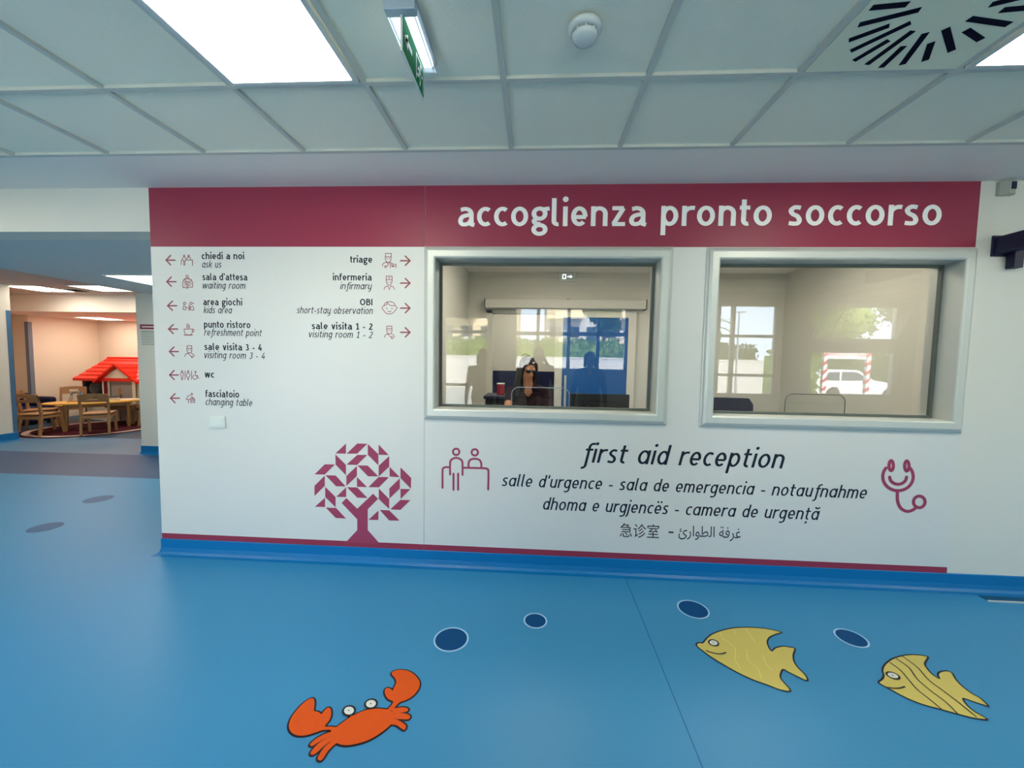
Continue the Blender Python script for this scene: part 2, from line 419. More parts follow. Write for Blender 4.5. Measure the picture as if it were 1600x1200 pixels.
m_plastic = mat('white plastic', srgb(222, 226, 220), 0.4, 0.4)
m_black = mat('black plastic', srgb(14, 16, 24), 0.45, 0.4)
m_navyplast = mat('dark navy plastic', srgb(16, 18, 52), 0.45, 0.4)
m_slot = mat('slot shade', srgb(10, 12, 34), 0.8, 0.1)  # dark colour stands in for the shade inside openings
m_vent = mat('painted vent plate', srgb(236, 236, 210), 0.5, 0.3)
m_green = mat('green sign film', srgb(0, 118, 66), 0.7, 0.1)
m_green_lit = m_green
m_tube = mat('cold lit lamp', (1, 1, 1, 1), 0.4, 0.2, emit=((0.74, 0.9, 1.0, 1), 0.9))
m_lensplate = mat('frosted lens', srgb(190, 200, 196), 0.3, 0.4)
m_mark = mat('glowing mark', (1, 1, 1, 1), 0.4, 0.2, emit=((0.9, 1, 0.96, 1), 0.5))
m_clearplastic = glass_mat('clear plastic cover', 0.08, (0.93, 0.96, 1, 1))
m_steel = mat('steel blue metal', srgb(176, 192, 202), 0.4, 0.5, metal=0.2)
m_guard = mat('blue corner guard', srgb(70, 112, 148), 0.5, 0.3)
m_guard2 = mat('grey blue corner guard', srgb(120, 130, 150), 0.5, 0.3)
m_wood = mat('beech wood', srgb(160, 120, 78), 0.45, 0.35, noise=0.12, nscale=14)
m_wood_y = mat('yellow birch table top', srgb(222, 170, 66), 0.35, 0.4, noise=0.06, nscale=10)
m_red = mat('red moulded plastic', srgb(226, 40, 18), 0.38, 0.4)
m_cream = mat('cream moulded plastic', srgb(226, 216, 196), 0.45, 0.4)
m_greyplast = mat('grey door plastic', srgb(150, 142, 136), 0.5, 0.3)
m_mroon_pl = mat('dark red plastic', srgb(110, 16, 30), 0.45, 0.3)
m_warm = mat('warm play room paint', srgb(232, 218, 200), 0.7, 0.2)
m_crab = mat('orange vinyl inlay', srgb(224, 84, 4), 0.5, 0.25, noise=0.05, nscale=60)
m_fish = mat('sand yellow vinyl inlay', srgb(212, 192, 98), 0.42, 0.4, noise=0.06, nscale=160)
m_fishline = mat('pale yellow vinyl line', srgb(226, 212, 130), 0.42, 0.4)
m_outline = mat('dark inlay outline', srgb(34, 24, 34), 0.5, 0.3)
m_eye = mat('white vinyl inlay', srgb(226, 228, 220), 0.42, 0.4)
m_spot = mat('deep blue vinyl inlay', srgb(0, 70, 124), 0.5, 0.15)
m_spot_g = mat('slate grey vinyl inlay', srgb(48, 98, 140), 0.5, 0.3)
m_rim = mat('pale blue vinyl rim', srgb(170, 208, 236), 0.42, 0.4)
m_booth = mat('beige booth paint', srgb(206, 203, 192), 0.7, 0.2)
m_door_w = mat('white door frame', srgb(218, 214, 202), 0.5, 0.3)
m_doorblue = mat('blue door leaf', srgb(8, 88, 160), 0.3, 0.45)
m_wains = mat('navy wall panel', srgb(16, 24, 62), 0.5, 0.3)
m_desk = mat('grey desk laminate', srgb(176, 178, 176), 0.4, 0.4)
m_acryl = glass_mat('clear acrylic', 0.04, (0.96, 0.98, 0.97, 1))
m_acryl_edge = mat('pale acrylic edge', srgb(176, 190, 200), 0.3, 0.5)
m_acryl_edge_d = mat('grey acrylic edge', srgb(92, 98, 92), 0.3, 0.5)
m_skin = mat('skin', srgb(190, 132, 100), 0.55, 0.3)
m_hair = mat('dark brown hair', srgb(30, 22, 22), 0.5, 0.4, noise=0.3, nscale=60)
m_top = mat('dark maroon shirt', srgb(34, 11, 22), 0.8, 0.2)
m_navycloth = mat('navy cloth', srgb(26, 30, 46), 0.8, 0.2)
m_greycloth = mat('grey cloth', srgb(96, 96, 96), 0.8, 0.2)
m_greencloth = mat('olive cloth', srgb(78, 80, 62), 0.8, 0.2)
m_denim = mat('dark trousers', srgb(38, 42, 58), 0.8, 0.2)
m_shoe = mat('black shoes', srgb(22, 22, 24), 0.6, 0.3)
m_lens = mat('dark lens', srgb(10, 10, 14), 0.15, 0.5)
m_redbin = mat('dull red plastic', srgb(150, 22, 44), 0.5, 0.3)
m_paper = mat('paper', srgb(222, 222, 214), 0.7, 0.2)
m_ink = mat('grey print', srgb(140, 142, 142), 0.7, 0.2)
m_asphalt = mat('pale paving', srgb(176, 172, 160), 0.9, 0.1, noise=0.1, nscale=3)
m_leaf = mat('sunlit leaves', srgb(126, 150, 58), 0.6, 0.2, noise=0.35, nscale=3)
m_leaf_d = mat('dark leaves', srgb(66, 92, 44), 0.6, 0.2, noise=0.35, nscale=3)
m_bark = mat('bark', srgb(96, 82, 66), 0.9, 0.1, noise=0.2, nscale=8)
m_render_c = mat('cream render', srgb(226, 206, 170), 0.9, 0.1)
m_render_w = mat('white render', srgb(208, 203, 195), 0.9, 0.1)
m_brick = mat('terracotta', srgb(188, 120, 96), 0.9, 0.1)
m_win = mat('dark window glass', srgb(54, 66, 80), 0.15, 0.5)
m_tent = mat('white canvas', srgb(236, 236, 232), 0.8, 0.2)
m_redpaint = mat('red paint', srgb(200, 40, 60), 0.5, 0.3)
m_mast = mat('grey mast', srgb(150, 156, 160), 0.5, 0.3)

# ================================================================== SETTING
YL_END = 3.38               # end of the left corridor wall
struct('floor', (lambda b: (box(b, -12.4, 7.5, -4.6, 1.68, -0.12, 0), b)[1])(BM()), m_floor, 'wide blue speckled vinyl floor of the hall', 'floor')
b = BM(); box(b, -12.4, 7.5, 1.68, 2.70, -0.12, 0)
struct('floor_band', b, m_floor_dark, 'darker slate band across the floor before the play room', 'floor')
b = BM(); box(b, -12.4, 7.5, 2.70, 3.74, -0.12, 0)
struct('floor_threshold', b, m_floor_grey, 'lighter grey blue floor strip before the play room', 'floor')
b = BM(); box(b, -12.4, 7.5, 3.74, 7.2, -0.12, 0)
struct('floor_playroom', b, m_floor_play, 'dark blue floor of the play room', 'floor')
# welded seams of the vinyl sheets, flush with the floor
for pts in ([(990, 925), (1085, 1200)],):
    ink = Ink(); p = [floorpt(*q) for q in pts]; ink.ribbon([(0.66, -0.02), (0.64, -4.4)], 0.006)
    o = ink.floor('trim_1', mat('dull weld seam', srgb(30, 104, 158), 0.5, 0.3), None, 0.0008); o['kind'] = 'structure'; o['label'] = 'welded seam running across the blue floor'; o['category'] = 'floor seam'

# reception wall with its two window holes, the header over the corridor opening
W1 = (-0.693, 0.823, 1.152, 2.187); W2 = (1.205, 2.721, 1.150, 2.183)
HOLES = [(w[0]-0.006, w[1]+0.006, w[2]-0.006, w[3]+0.006) for w in (W1, W2)]
b = BM(); holed_slab(b, -2.772, 7.3, 0, H_HALL, HOLES, 0.0, 0.20)
struct('wall_front', b, m_white, 'white reception wall with two windows', 'wall')
b = BM(); box(b, -12.3, -2.772, 0.0, 0.20, H_PASS, H_HALL+0.3)
struct('wall_header', b, m_white, 'white header over the corridor opening left of the signs', 'wall')
b = BM(); box(b, -2.772, -2.60, 0.20, 2.77, 0, H_HALL)
struct('wall_passage', b, m_white, 'white side wall of the corridor behind the sign wall', 'wall')
b = BM(); box(b, -5.835, -2.60, 2.77, 2.95, 0, H_PASS)
struct('wall_stub', b, m_white, 'white wall end with a notice beside the play room', 'wall')
b = BM(); box(b, X_LEFT-0.2, X_LEFT, -4.6, YL_END, 0, H_HALL+0.3)
struct('wall_left', b, m_white, 'white left wall ending in a blue corner guard', 'wall')
b = BM(); box(b, X_RIGHT, X_RIGHT+0.2, -4.6, 0.0, 0, H_HALL)
struct('wall_right', b, m_white, 'white right wall of the hall', 'wall')
b = BM(); holed_slab(b, -9.0, 7.4, 0, H_HALL+0.1, HALL_WINDOWS, Y_BACK-0.2, Y_BACK)
struct('wall_back', b, m_white, 'white glazed outer wall mirrored in the windows', 'wall')
# play room
b = BM(); box(b, -11.4, -11.2, 3.3, 5.14, 0, H_PLAY)
box(b, -11.2, -8.94, 3.14, 3.34, 0, H_PLAY)
struct('wall_playroom_front', b, m_warm, 'pale wall of the play room behind the left wall end', 'wall')
b = BM(); box(b, -11.3, -10.8, 5.14, 6.6, 0, H_PLAY)
struct('wall_playroom_left', b, m_warm, 'warm pale side wall of the play room with grey corner guard', 'wall')
b = BM(); box(b, -11.3, -5.0, 6.5, 6.7, 0, H_PLAY)
struct('wall_playroom_back', b, m_warm, 'warm pale back wall behind the red roofed playhouse', 'wall')
b = BM(); box(b, -5.8, -5.6, 2.95, 6.6, 0, H_PLAY)
struct('wall_playroom_right', b, m_warm, 'warm pale right wall of the play room', 'wall')
b = BM(); box(b, -11.3, -5.6, 4.45, 6.6, H_PLAY2, H_PLAY+0.08)
struct('ceiling_playroom_bulkhead', b, m_ceil_plain, 'lowered plaster bulkhead over the back of the play room', 'ceiling')
b = BM(); box(b, -12.3, -5.66, 0.2, 4.5, H_PLAY, H_PLAY+0.1)
struct('ceiling_playroom', b, mat('warm plaster ceiling', srgb(206, 190, 182), 0.85, 0.1), 'raised ceiling of the play room', 'ceiling')
b = BM(); box(b, -5.66, -2.6, 0.2, 2.96, H_PASS, H_PLAY+0.1)
struct('ceiling_passage', b, mat('grey blue corridor ceiling', srgb(206, 210, 210), 0.8, 0.1), 'low grey blue ceiling over the corridor opening', 'ceiling')
# unseen roof slab and outer shell, added to keep sun and sky out
b = BM(); box(b, -12.6, 7.6, -4.7, 7.2, 3.0, 3.2)
struct('roof', b, m_render_w, 'unseen flat roof slab added to keep sun out of the building', 'roof')
b = BM(); box(b, -12.6, -12.3, -4.7, 7.2, -0.1, 3.0); box(b, -12.3, 7.4, 6.9, 7.2, -0.1, 3.0); box(b, 7.4, 7.6, -4.7, 7.2, -0.1, 3.0); box(b, -12.3, -9.0, -4.6, -4.4, -0.1, 3.0)
box(b, -12.6, 7.6, -4.65, -4.41, H_HALL+0.1, 3.0)
struct('wall_sunblock', b, m_render_w, 'unseen outer shell added to keep sun and sky out of the building', 'wall')
# baseboards with a coved foot
def skirting(name, pts, h, t, m, label):
    """pts: polyline in plan, the wall lies on the left of its run"""
    prof = [(0, 0.0), (t+0.045, 0.0), (t+0.02, 0.006), (t+0.006, 0.02), (t, 0.05), (t, h-0.004), (t*0.4, h), (0, h)]
    bm = BM(); P = [Vector((p[0], p[1], 0)) for p in pts]; n = len(P); rings = []
    for i in range(n):
        ns = []
        if i > 0: d = (P[i]-P[i-1]).normalized(); ns.append(Vector((d.y, -d.x, 0)))
        if i < n-1: d = (P[i+1]-P[i]).normalized(); ns.append(Vector((d.y, -d.x, 0)))
        nn = sum(ns, Vector())/len(ns); nn = nn/max(nn.length_squared, 0.3)
        rings.append([bm.verts.new(P[i]+nn*o+Vector((0, 0, z))) for o, z in prof])
    k = len(prof)
    for A, B in zip(rings, rings[1:]):
        for j in range(k): bm.faces.new((A[j], A[(j+1) % k], B[(j+1) % k], B[j]))
    bm.faces.new(rings[0]); bm.faces.new(rings[-1][::-1]); bmesh.ops.recalc_face_normals(bm, faces=bm.faces[:])
    return struct(name, bm, m, label, 'baseboard')
skirting('baseboard_front', [(-2.772, 2.76), (-2.772, 0.0), (7.19, 0.0)], 0.118, 0.006, m_base, 'blue coved vinyl skirting below the maroon stripe')
skirting('baseboard_stub', [(-5.835, 2.94), (-5.835, 2.77), (-2.80, 2.77)], 0.125, 0.006, m_base, 'blue skirting of the wall end by the play room')
skirting('baseboard_left', [(X_LEFT, -4.39), (X_LEFT, YL_END), (-11.1, YL_END)], 0.14, 0.006, m_base, 'blue skirting of the left wall')

# hall ceiling: plain plaster margin, tiles in a grid, openings for the fittings
GX, GY = -0.756, -0.439            # one grid crossing; rows at GY, GY-0.564, then every 0.6
COLS = [GX+0.6*k for k in range(-14, 15)]
COLS = [c for c in COLS if -8.74 < c < 7.2]
ROWS = [GY, GY-0.564]+[GY-0.564-0.6*k for k in range(1, 6)]
def cell(k, r): return (GX+0.6*k, GX+0.6*(k+1), ROWS[r+1], ROWS[r])
lamps_hall = [(k, 1) for k in (-11, -6, -1, 4, 9)]
b = BM()
box(b, -9.0, 7.4, GY, 0.02, H_HALL, H_HALL+0.06)
struct('ceiling_margin', b, m_ceil_plain, 'plain plaster strip between the ceiling tiles and the sign wall', 'ceiling')
b = BM()
box(b, -9.0, 7.4, -4.6, GY, H_HALL+0.012, H_HALL+0.07)
ceil = struct('ceiling', b, m_ceil, 'white tiled suspended ceiling of the hall', 'ceiling')
b = BM()
T = 0.024
for x in COLS: box(b, x-T/2, x+T/2, -4.4, GY, H_HALL-0.002, H_HALL+0.013)
for y in ROWS: box(b, -8.74, 7.2, y-T/2 if y != GY else y-T, y+T/2 if y != GY else y, H_HALL-0.003, H_HALL+0.013)
struct('ceiling_grid', b, m_grid, '', '', ceil)

# ------------------------------------------------------------------ ceiling lamps
def ceiling_lamp(x0, x1, y0, y1, z, label, group, m=None, cat='ceiling light'):
    cx, cy = (x0+x1)/2, (y0+y1)/2
    t = empty('ceiling_light', (cx, cy, z)); tag(t, label, cat, group)
    hx, hy = (x1-x0)/2-0.006, (y1-y0)/2-0.006
    bm = BM(); holed_slab(bm, -hx, hx, -hy, hy, [(-hx+0.02, hx-0.02, -hy+0.02, hy-0.02)], -0.012, 0.009, plane='xy')
    obj('lamp_frame', bm, m_frame_w, t)
    bm = BM(); box(bm, -hx+0.02, hx-0.02, -hy+0.02, hy-0.02, -0.007, 0.003); obj('diffuser', bm, m or m_panel, t)
    return t
names = {(-1, 1): 'bright white ceiling panel light left of the hanging exit sign', (4, 1): 'bright white ceiling panel light at the right edge beside the slotted vent'}
for k, r in lamps_hall:
    x0, x1 = GX+0.6*k, GX+0.6*(k+1)
    if x0 < -8.6 or x1 > 7.2: continue
    lab = names.get((k, r), 'white ceiling panel light of the hall outside the photo')
    ceiling_lamp(x0+T/2, x1-T/2, ROWS[r+1]+T/2, ROWS[r]-T/2, H_HALL, lab, 'hall ceiling panel lights' if (k, r) not in names else None)
ceiling_lamp(-4.86, -4.26, 1.47, 2.07, H_PASS, 'white panel light in the low corridor ceiling beside the sign wall', None)
ceiling_lamp(-8.95, -8.30, 3.46, 4.06, H_PLAY, 'leftmost play room panel light with dark vent edge beside it', None, m_panel_warm)
ceiling_lamp(-7.72, -7.12, 3.40, 3.98, H_PLAY, 'panel light in the play room ceiling beside the low corridor ceiling', None, m_panel_warm)
ceiling_lamp(-10.15, -9.55, 5.45, 6.05, H_PLAY2, 'panel light in the bulkhead above the red roofed playhouse', None, m_panel_warm)
ceiling_lamp(-8.0, -7.4, 5.2, 5.8, H_PLAY2, 'panel light of the play room hidden behind the wall end', None, m_panel_warm)
for x in (-0.2, 1.9):
    ceiling_lamp(x, x+0.6, 0.9, 1.5, H_HALL, 'panel light in the booth ceiling above the desk', 'booth panel lights')
ceiling_lamp(-0.5, 0.1, 3.3, 3.9, H_HALL, 'panel light beyond the sliding door of the booth', None)
# play room vent beside the lamp
t = empty('ceiling_vent', (-8.12, 3.9, H_PLAY)); tag(t, 'small dark ceiling vent beside the leftmost play room light', 'vent')
b = BM(); box(b, -0.13, 0.13, -0.13, 0.13, -0.008, 0); obj('vent_plate', b, m_vent, t)
b = BM()
for i in range(5): box(b, -0.11, 0.11, -0.11+i*0.046, -0.08+i*0.046, -0.012, -0.006)
obj('slot', b, m_slot, t)

# ================================================================== SIGN WALL
YB = -0.005                       # face of the boards
Z_BAND0, Z_BAND1, Z_STRIPE0, Z_STRIPE1 = 2.268, 2.678, 0.119, 0.160
XS, XL, XR = -0.772, -2.768, 2.794
# --- wayfinding panel (left)
b = BM(); box(b, XL, XS-0.0015, YB, -0.0002, Z_STRIPE1, Z_BAND0)
dirp = obj('wayfinding_sign', b, m_board); tag(dirp, 'white directory panel with arrows, room names and the maroon mosaic tree', 'sign')
b = BM(); box(b, XL, XS-0.0015, YB, -0.0002, Z_BAND0, Z_BAND1); obj('header_band', b, m_maroon, dirp)
b = BM(); box(b, XL, XS-0.0015, YB, -0.0002, Z_STRIPE0, Z_STRIPE1); obj('base_stripe', b, m_maroon, dirp)
# --- reception panel (right)
b = BM(); holed_slab(b, XS+0.0015, XR, Z_STRIPE1, Z_BAND0, HOLES, YB, -0.0002)
recp = obj('reception_sign', b, m_board); tag(recp, 'white reception panel around the two windows with first aid lettering', 'sign')
b = BM(); box(b, XS+0.0015, XR, YB, -0.0002, Z_BAND0, Z_BAND1); obj('header_band', b, m_maroon, recp)
b = BM(); box(b, XS+0.0015, XR, YB, -0.0002, Z_STRIPE0, Z_STRIPE1); obj('base_stripe', b, m_maroon, recp)
YI = YB-0.0008
def wline(text, lpx, lpy, rpx, rpy, xhpx, w, it, m, parent):
    x0, z0 = wallpt(lpx, lpy); x1, z1 = wallpt(rpx, rpy); _, zt = wallpt((lpx+rpx)/2, (lpy+rpy)/2-xhpx); _, zb = wallpt((lpx+rpx)/2, (lpy+rpy)/2)
    return line_on_wall(text, x0, x1, (z0+z1)/2, zt-zb, w, it, m, parent, YI)
wline('accoglienza pronto soccorso', 716, 353.3, 1468.5, 353.6, 31.4, 0.235, False, m_letter, recp)
wline('first aid reception', 906.6, 722.3, 1224.4, 731.3, 22.0, 0.178, True, m_navy, recp)
wline("salle d'urgence - sala de emergencia - notaufnahme", 784, 759.7, 1353, 778, 14.0, 0.178, True, m_navy, recp)
wline('dhoma e urgjencës - camera de urgență', 848.4, 796.3, 1280, 811.6, 14.0, 0.178, True, m_navy, recp)
x0, z0 = wallpt(968, 838.4); x1, z1 = wallpt(1030, 819)
text_mesh('\u6025\u8bca\u5ba4', 'lettering', m_navy, recp, x0, x1, z0, z1, YI)
ink = Ink(); p0 = wallpt(1044, 831); p1 = wallpt(1052, 831.3); ink.ribbon([p0, p1], 0.011); ink.wall('lettering', m_navy, recp, YI)
x0, z0 = wallpt(1059.4, 842); x1, z1 = wallpt(1157.6, 823.5)
text_mesh('\uFE89\uFEAD\uFE8D\uFEEE\uFEC4\uFEDF\uFE8D \uFE94\uFED3\uFEAE\uFECF', 'lettering', m_navy, recp, x0, x1, z0, z1, YI)
BW, IW = 0.25, 0.165
for a in (('chiedi a noi', 316.3, 382.8, 405.4, 0), ('ask us', 316.8, 347.4, 418.5, 1), ("sala d'attesa", 317.5, 387.7, 438.3, 0), ('waiting room', 318, 384.5, 451.4, 1),
          ('area giochi', 318.7, 379.6, 477.3, 0), ('kids area', 319.1, 363.9, 489.7, 1), ('punto ristoro', 319.8, 392.2, 512.5, 0), ('refreshment point', 320, 410.6, 525, 1),
          ('sale visita 3 - 4', 320.5, 410.1, 547.5, 0), ('visiting room 3 - 4', 320.5, 415, 560.4, 1), ('wc', 321, 335.7, 590, 0), ('fasciatoio', 322.2, 374.7, 620.7, 0), ('changing table', 322.4, 395.2, 633.6, 1),
          ('triage', 547.7, 582.1, 410.8, 0), ('infermeria', 520.6, 581.5, 438.5, 0), ('infirmary', 532, 581.8, 452.3, 1), ('OBI', 563, 582.5, 477.2, 0), ('short-stay observation', 464.5, 583.3, 490.3, 1),
          ('sale visita 1 - 2', 488, 582.8, 515, 0), ('visiting room 1 - 2', 483.5, 583.3, 527.8, 1)):
    wline(a[0], a[1], a[3], a[2], a[3], 7.8, IW if a[4] else BW, bool(a[4]), m_navy, dirp)

# pictograms and arrows, drawn in the measured frame of the panel
def frame(ox, oy, s): return lambda x, y: wallpt(ox+x/s, oy+y/s)
def strokes(lst, fn, w):
    ink = Ink()
    for st in lst:
        pts, closed, sm = st[0], (len(st) > 1 and st[1]), (len(st) > 2 and st[2])
        P = [fn(*p) for p in (smooth(pts, 5, closed) if sm else pts)]
        ink.ribbon(P, w, closed, 1.0, cap=not closed)
    return ink
def circ(x, y, r, ry=None): return (arc(x, y, r, ry or r, 0, 360, 20)[:-1], True)
def lin(*p): return (list(p),)
def cur(*p): return (list(p), False, True)
def loop(*p): return (list(p), True, True)
A_ = frame(245, 390, 9.23); B_ = frame(245, 500, 8.571); C_ = frame(585, 385, 7.74)
def arrow(fn, xt, xe, y, hx, hy):
    strokes([lin((xt, y), (xe, y)), lin((hx, y-hy), (xe, y), (hx, y+hy))], fn, 0.0095).wall('arrow', m_icon, dirp, YI)
arrow(A_, 272, 145, 155, 210, 68); arrow(A_, 287, 155, 465, 220, 66); arrow(A_, 298, 167, 811, 236, 66)
arrow(B_, 287, 168, 122, 230, 60); arrow(B_, 297, 180, 423, 240, 60); arrow(B_, 298, 182, 736, 242, 60); arrow(B_, 312, 194, 1046, 254, 60)
for y in (176, 446, 748, 1040): arrow(C_, 320, 433, y, 377, 56)
TH = 0.0048
def icon(lst, fn, w=TH): strokes(lst, fn, w).wall('pictogram', m_icon, dirp, YI)
icon([circ(405, 92, 11), circ(470, 92, 11), loop((405, 108), (430, 140), (405, 172), (382, 140)), lin((399, 172), (401, 232)), lin((418, 168), (416, 230)), cur((446, 150), (448, 122), (470, 110), (492, 122), (496, 150)),
      cur((362, 220), (363, 165), (368, 152), (384, 150)), cur((436, 153), (515, 153), (523, 160), (525, 232))], A_)
icon([circ(448, 388, 17), lin((440, 408), (398, 440), (386, 470), (386, 545), (525, 545), (525, 470), (505, 440), (458, 408)), cur((400, 445), (430, 428), (470, 425), (515, 440)), lin((410, 462), (430, 455), (470, 468), (500, 455)),
      cur((405, 480), (440, 490), (480, 478), (510, 490)), lin((410, 512), (500, 512)), lin((430, 455), (440, 500)), lin((442, 545), (442, 570)), lin((403, 545), (403, 560)), lin((458, 500), (458, 560))], A_)
icon([circ(412, 778, 17), circ(502, 778, 17), lin((520, 772), (545, 778)), lin((402, 805), (385, 862), (425, 872), (432, 832), (405, 820)), lin((432, 832), (455, 845)), lin((470, 798), (492, 830), (470, 868)), circ(488, 838, 17), lin((520, 812), (535, 825), (546, 872), (470, 872))], A_)
icon([cur((408, 58), (416, 75), (408, 92), (414, 110)), cur((425, 50), (434, 75), (426, 92), (434, 110)), cur((446, 70), (450, 85), (442, 98), (446, 110)), lin((374, 122), (486, 122)), cur((378, 122), (380, 165), (402, 196), (466, 196), (484, 165), (484, 122)), cur((484, 125), (505, 128), (505, 152), (484, 158)), lin((372, 203), (490, 203))], B_)
def doctor(fn, dx, dy, sx=1.0):
    q = lambda x, y: (dx+x*sx, dy+y*sx)
    icon([lin(q(-32, -50), q(32, -50), q(32, -16), q(-32, -16), q(-32, -50)), cur(q(-34, -14), q(-31, 25), q(-14, 44), q(14, 44), q(31, 25), q(34, -14)), cur(q(-62, 92), q(-48, 62), q(-20, 50)), cur(q(24, 50), q(52, 62), q(66, 92)), lin(q(-14, 50), q(0, 72), q(26, 88)), circ(*q(36, 98), 13*sx), circ(*q(-14, 8), 2), circ(*q(14, 8), 2)], fn)
doctor(B_, 446, 396); doctor(C_, 184, 1013, 0.95)
icon([circ(348, 688, 10), loop((348, 702), (368, 718), (360, 752), (355, 796), (341, 796), (336, 752), (328, 718)), lin((388, 682), (388, 796)), circ(430, 688, 10), loop((430, 702), (455, 742), (438, 768), (436, 796), (424, 796), (422, 768), (405, 742)), lin((475, 682), (475, 796)), circ(528, 694, 8), (arc(520, 765, 28, 30, 250, -30, 16)[::-1],), lin((524, 708), (528, 742), (554, 745), (570, 786))], B_)
icon([circ(478, 992, 11), cur((466, 1004), (425, 1020), (405, 1062)), lin((405, 1064), (450, 1064)), cur((450, 1064), (470, 1040), (480, 1030)), lin((435, 1066), (435, 1112)), lin((465, 1108), (465, 1062), (515, 1062), (515, 1108)), lin((465, 1102), (515, 1102)), circ(486, 1040, 8), cur((492, 1048), (510, 1048), (512, 1060)), lin((472, 1078), (508, 1078))], B_)
icon([lin((137, 88), (207, 88), (207, 128), (137, 128), (137, 88)), cur((134, 130), (138, 168), (158, 192), (184, 192), (203, 168), (207, 130)), circ(155, 150, 2.5), circ(187, 150, 2.5), cur((100, 240), (115, 206), (150, 195)), lin((150, 193), (170, 214), (196, 195), (225, 214)), circ(138, 248, 12), cur((148, 240), (168, 232), (170, 214)), lin((195, 260), (195, 217), (265, 220), (265, 260)), lin((212, 237), (245, 237)), lin((212, 246), (245, 246))], C_)
icon([lin((147, 362), (217, 362), (217, 405), (147, 405), (147, 362)), lin((176, 383), (190, 383)), lin((183, 376), (183, 390)), cur((146, 408), (152, 445), (170, 468), (194, 468), (212, 445), (218, 408)), circ(167, 436, 2.5), circ(197, 436, 2.5), cur((120, 522), (135, 492), (165, 480)), lin((165, 480), (183, 526), (203, 480)), cur((203, 480), (232, 492), (246, 522))], C_)
icon([loop((97, 745), (118, 718), (132, 690), (165, 672), (210, 672), (243, 690), (256, 718), (277, 745), (255, 775), (225, 808), (185, 819), (145, 808), (115, 775)), cur((122, 716), (150, 708), (165, 674)), cur((163, 688), (195, 714), (245, 718)), circ(153, 752, 3), circ(215, 752, 3), cur((167, 782), (186, 793), (205, 782))], C_)

# the mosaic tree
ft = frame(470, 670, 4.848)
ink = Ink()
for pg in ([(265, 185), (345, 110), (345, 187)], [(350, 187), (430, 110), (506, 112), (430, 187)], [(510, 114), (590, 190), (590, 275), (510, 195)], [(592, 118), (668, 197), (592, 195)], [(265, 192), (345, 272), (345, 350), (267, 270)],
           [(350, 270), (430, 196), (506, 196), (430, 272)], [(672, 205), (672, 285), (592, 360), (592, 278)], [(108, 343), (185, 267), (262, 268), (185, 345)], [(432, 275), (510, 277), (590, 358), (512, 358)], [(428, 280), (428, 355), (348, 432), (348, 355)],
           [(675, 287), (752, 365), (675, 360)], [(757, 290), (838, 370), (836, 452), (757, 372)], [(190, 350), (268, 352), (343, 435), (270, 433)], [(185, 352), (185, 430), (107, 507), (107, 430)], [(428, 362), (505, 440), (428, 437)],
           [(515, 440), (592, 363), (670, 365), (595, 441)], [(753, 372), (753, 450), (673, 527), (673, 450)], [(188, 437), (267, 515), (267, 592), (188, 515)], [(347, 440), (347, 515), (272, 513)], [(352, 440), (430, 442), (508, 522), (430, 520)],
           [(593, 450), (672, 530), (672, 605), (593, 530)], [(757, 453), (832, 455), (757, 530)], [(187, 520), (187, 590), (110, 588)], [(192, 595), (270, 597), (345, 677), (268, 673)], [(680, 608), (757, 536), (832, 538), (757, 612)],
           [(600, 612), (672, 615), (750, 693), (672, 692)], [(590, 617), (590, 688), (515, 687)],
           [(344, 856), (430, 765), (430, 683), (312, 560), (348, 522), (430, 603), (550, 490), (588, 528), (510, 607), (510, 765), (602, 868)]):
    ink.poly([ft(*p) for p in pg])
ink.wall('tree_emblem', m_icon2, dirp, YI)
# desk pictogram and stethoscope
icon_w = 0.0145
ink = strokes([circ(1178, 173, 24), circ(1319, 177, 24), cur((1132, 345), (1132, 262), (1140, 235), (1166, 220), (1190, 220), (1217, 235), (1226, 262), (1226, 347)), lin((1158, 338), (1158, 460)), lin((1193, 338), (1193, 460)),
               cur((1272, 290), (1272, 262), (1282, 236), (1308, 226), (1334, 227), (1358, 238), (1368, 264), (1368, 294)), cur((1075, 445), (1075, 318), (1080, 298), (1096, 289), (1128, 289)), cur((1232, 293), (1385, 297), (1408, 301), (1422, 322), (1420, 458))], ft, icon_w)
ink.wall('pictogram', m_icon2, recp, YI)
fs = frame(1100, 670, 3.2)
ink = strokes([circ(932, 183, 11, 25), circ(1010, 185, 11, 25), (arc(966, 238, 77, 71, 222, -42+0, 30)[::1] and [(966+76*math.cos(math.radians(a)), 238+70*math.sin(math.radians(a))) for a in range(-38, 219, 8)],),
               ([(966+42*math.cos(math.radians(a)), 240+36*math.sin(math.radians(a))) for a in range(0, 181, 12)],), cur((963, 312), (964, 360), (980, 395), (1010, 411), (1040, 404), (1058, 388)), circ(1072, 364, 29)], fs, 0.021)
ink.wall('pictogram', m_icon2, recp, YI)

# light switch plate
sx0, sz1 = wallpt(329.5, 649.5); sx1, sz0 = wallpt(354, 668)
t = empty('switch_plate', ((sx0+sx1)/2, YB, (sz0+sz1)/2)); tag(t, 'small white switch plate on the directory panel below changing table', 'switch')
hx, hz = (sx1-sx0)/2, (sz1-sz0)/2
b = BM(); box(b, -hx, hx, -0.012, 0, -hz, hz, bevel=0.003); obj('plate', b, m_plastic, t)
b = BM(); box(b, -hx+0.012, hx-0.012, -0.017, -0.010, -hz+0.016, hz-0.010, bevel=0.002); obj('rocker', b, m_plastic, t)

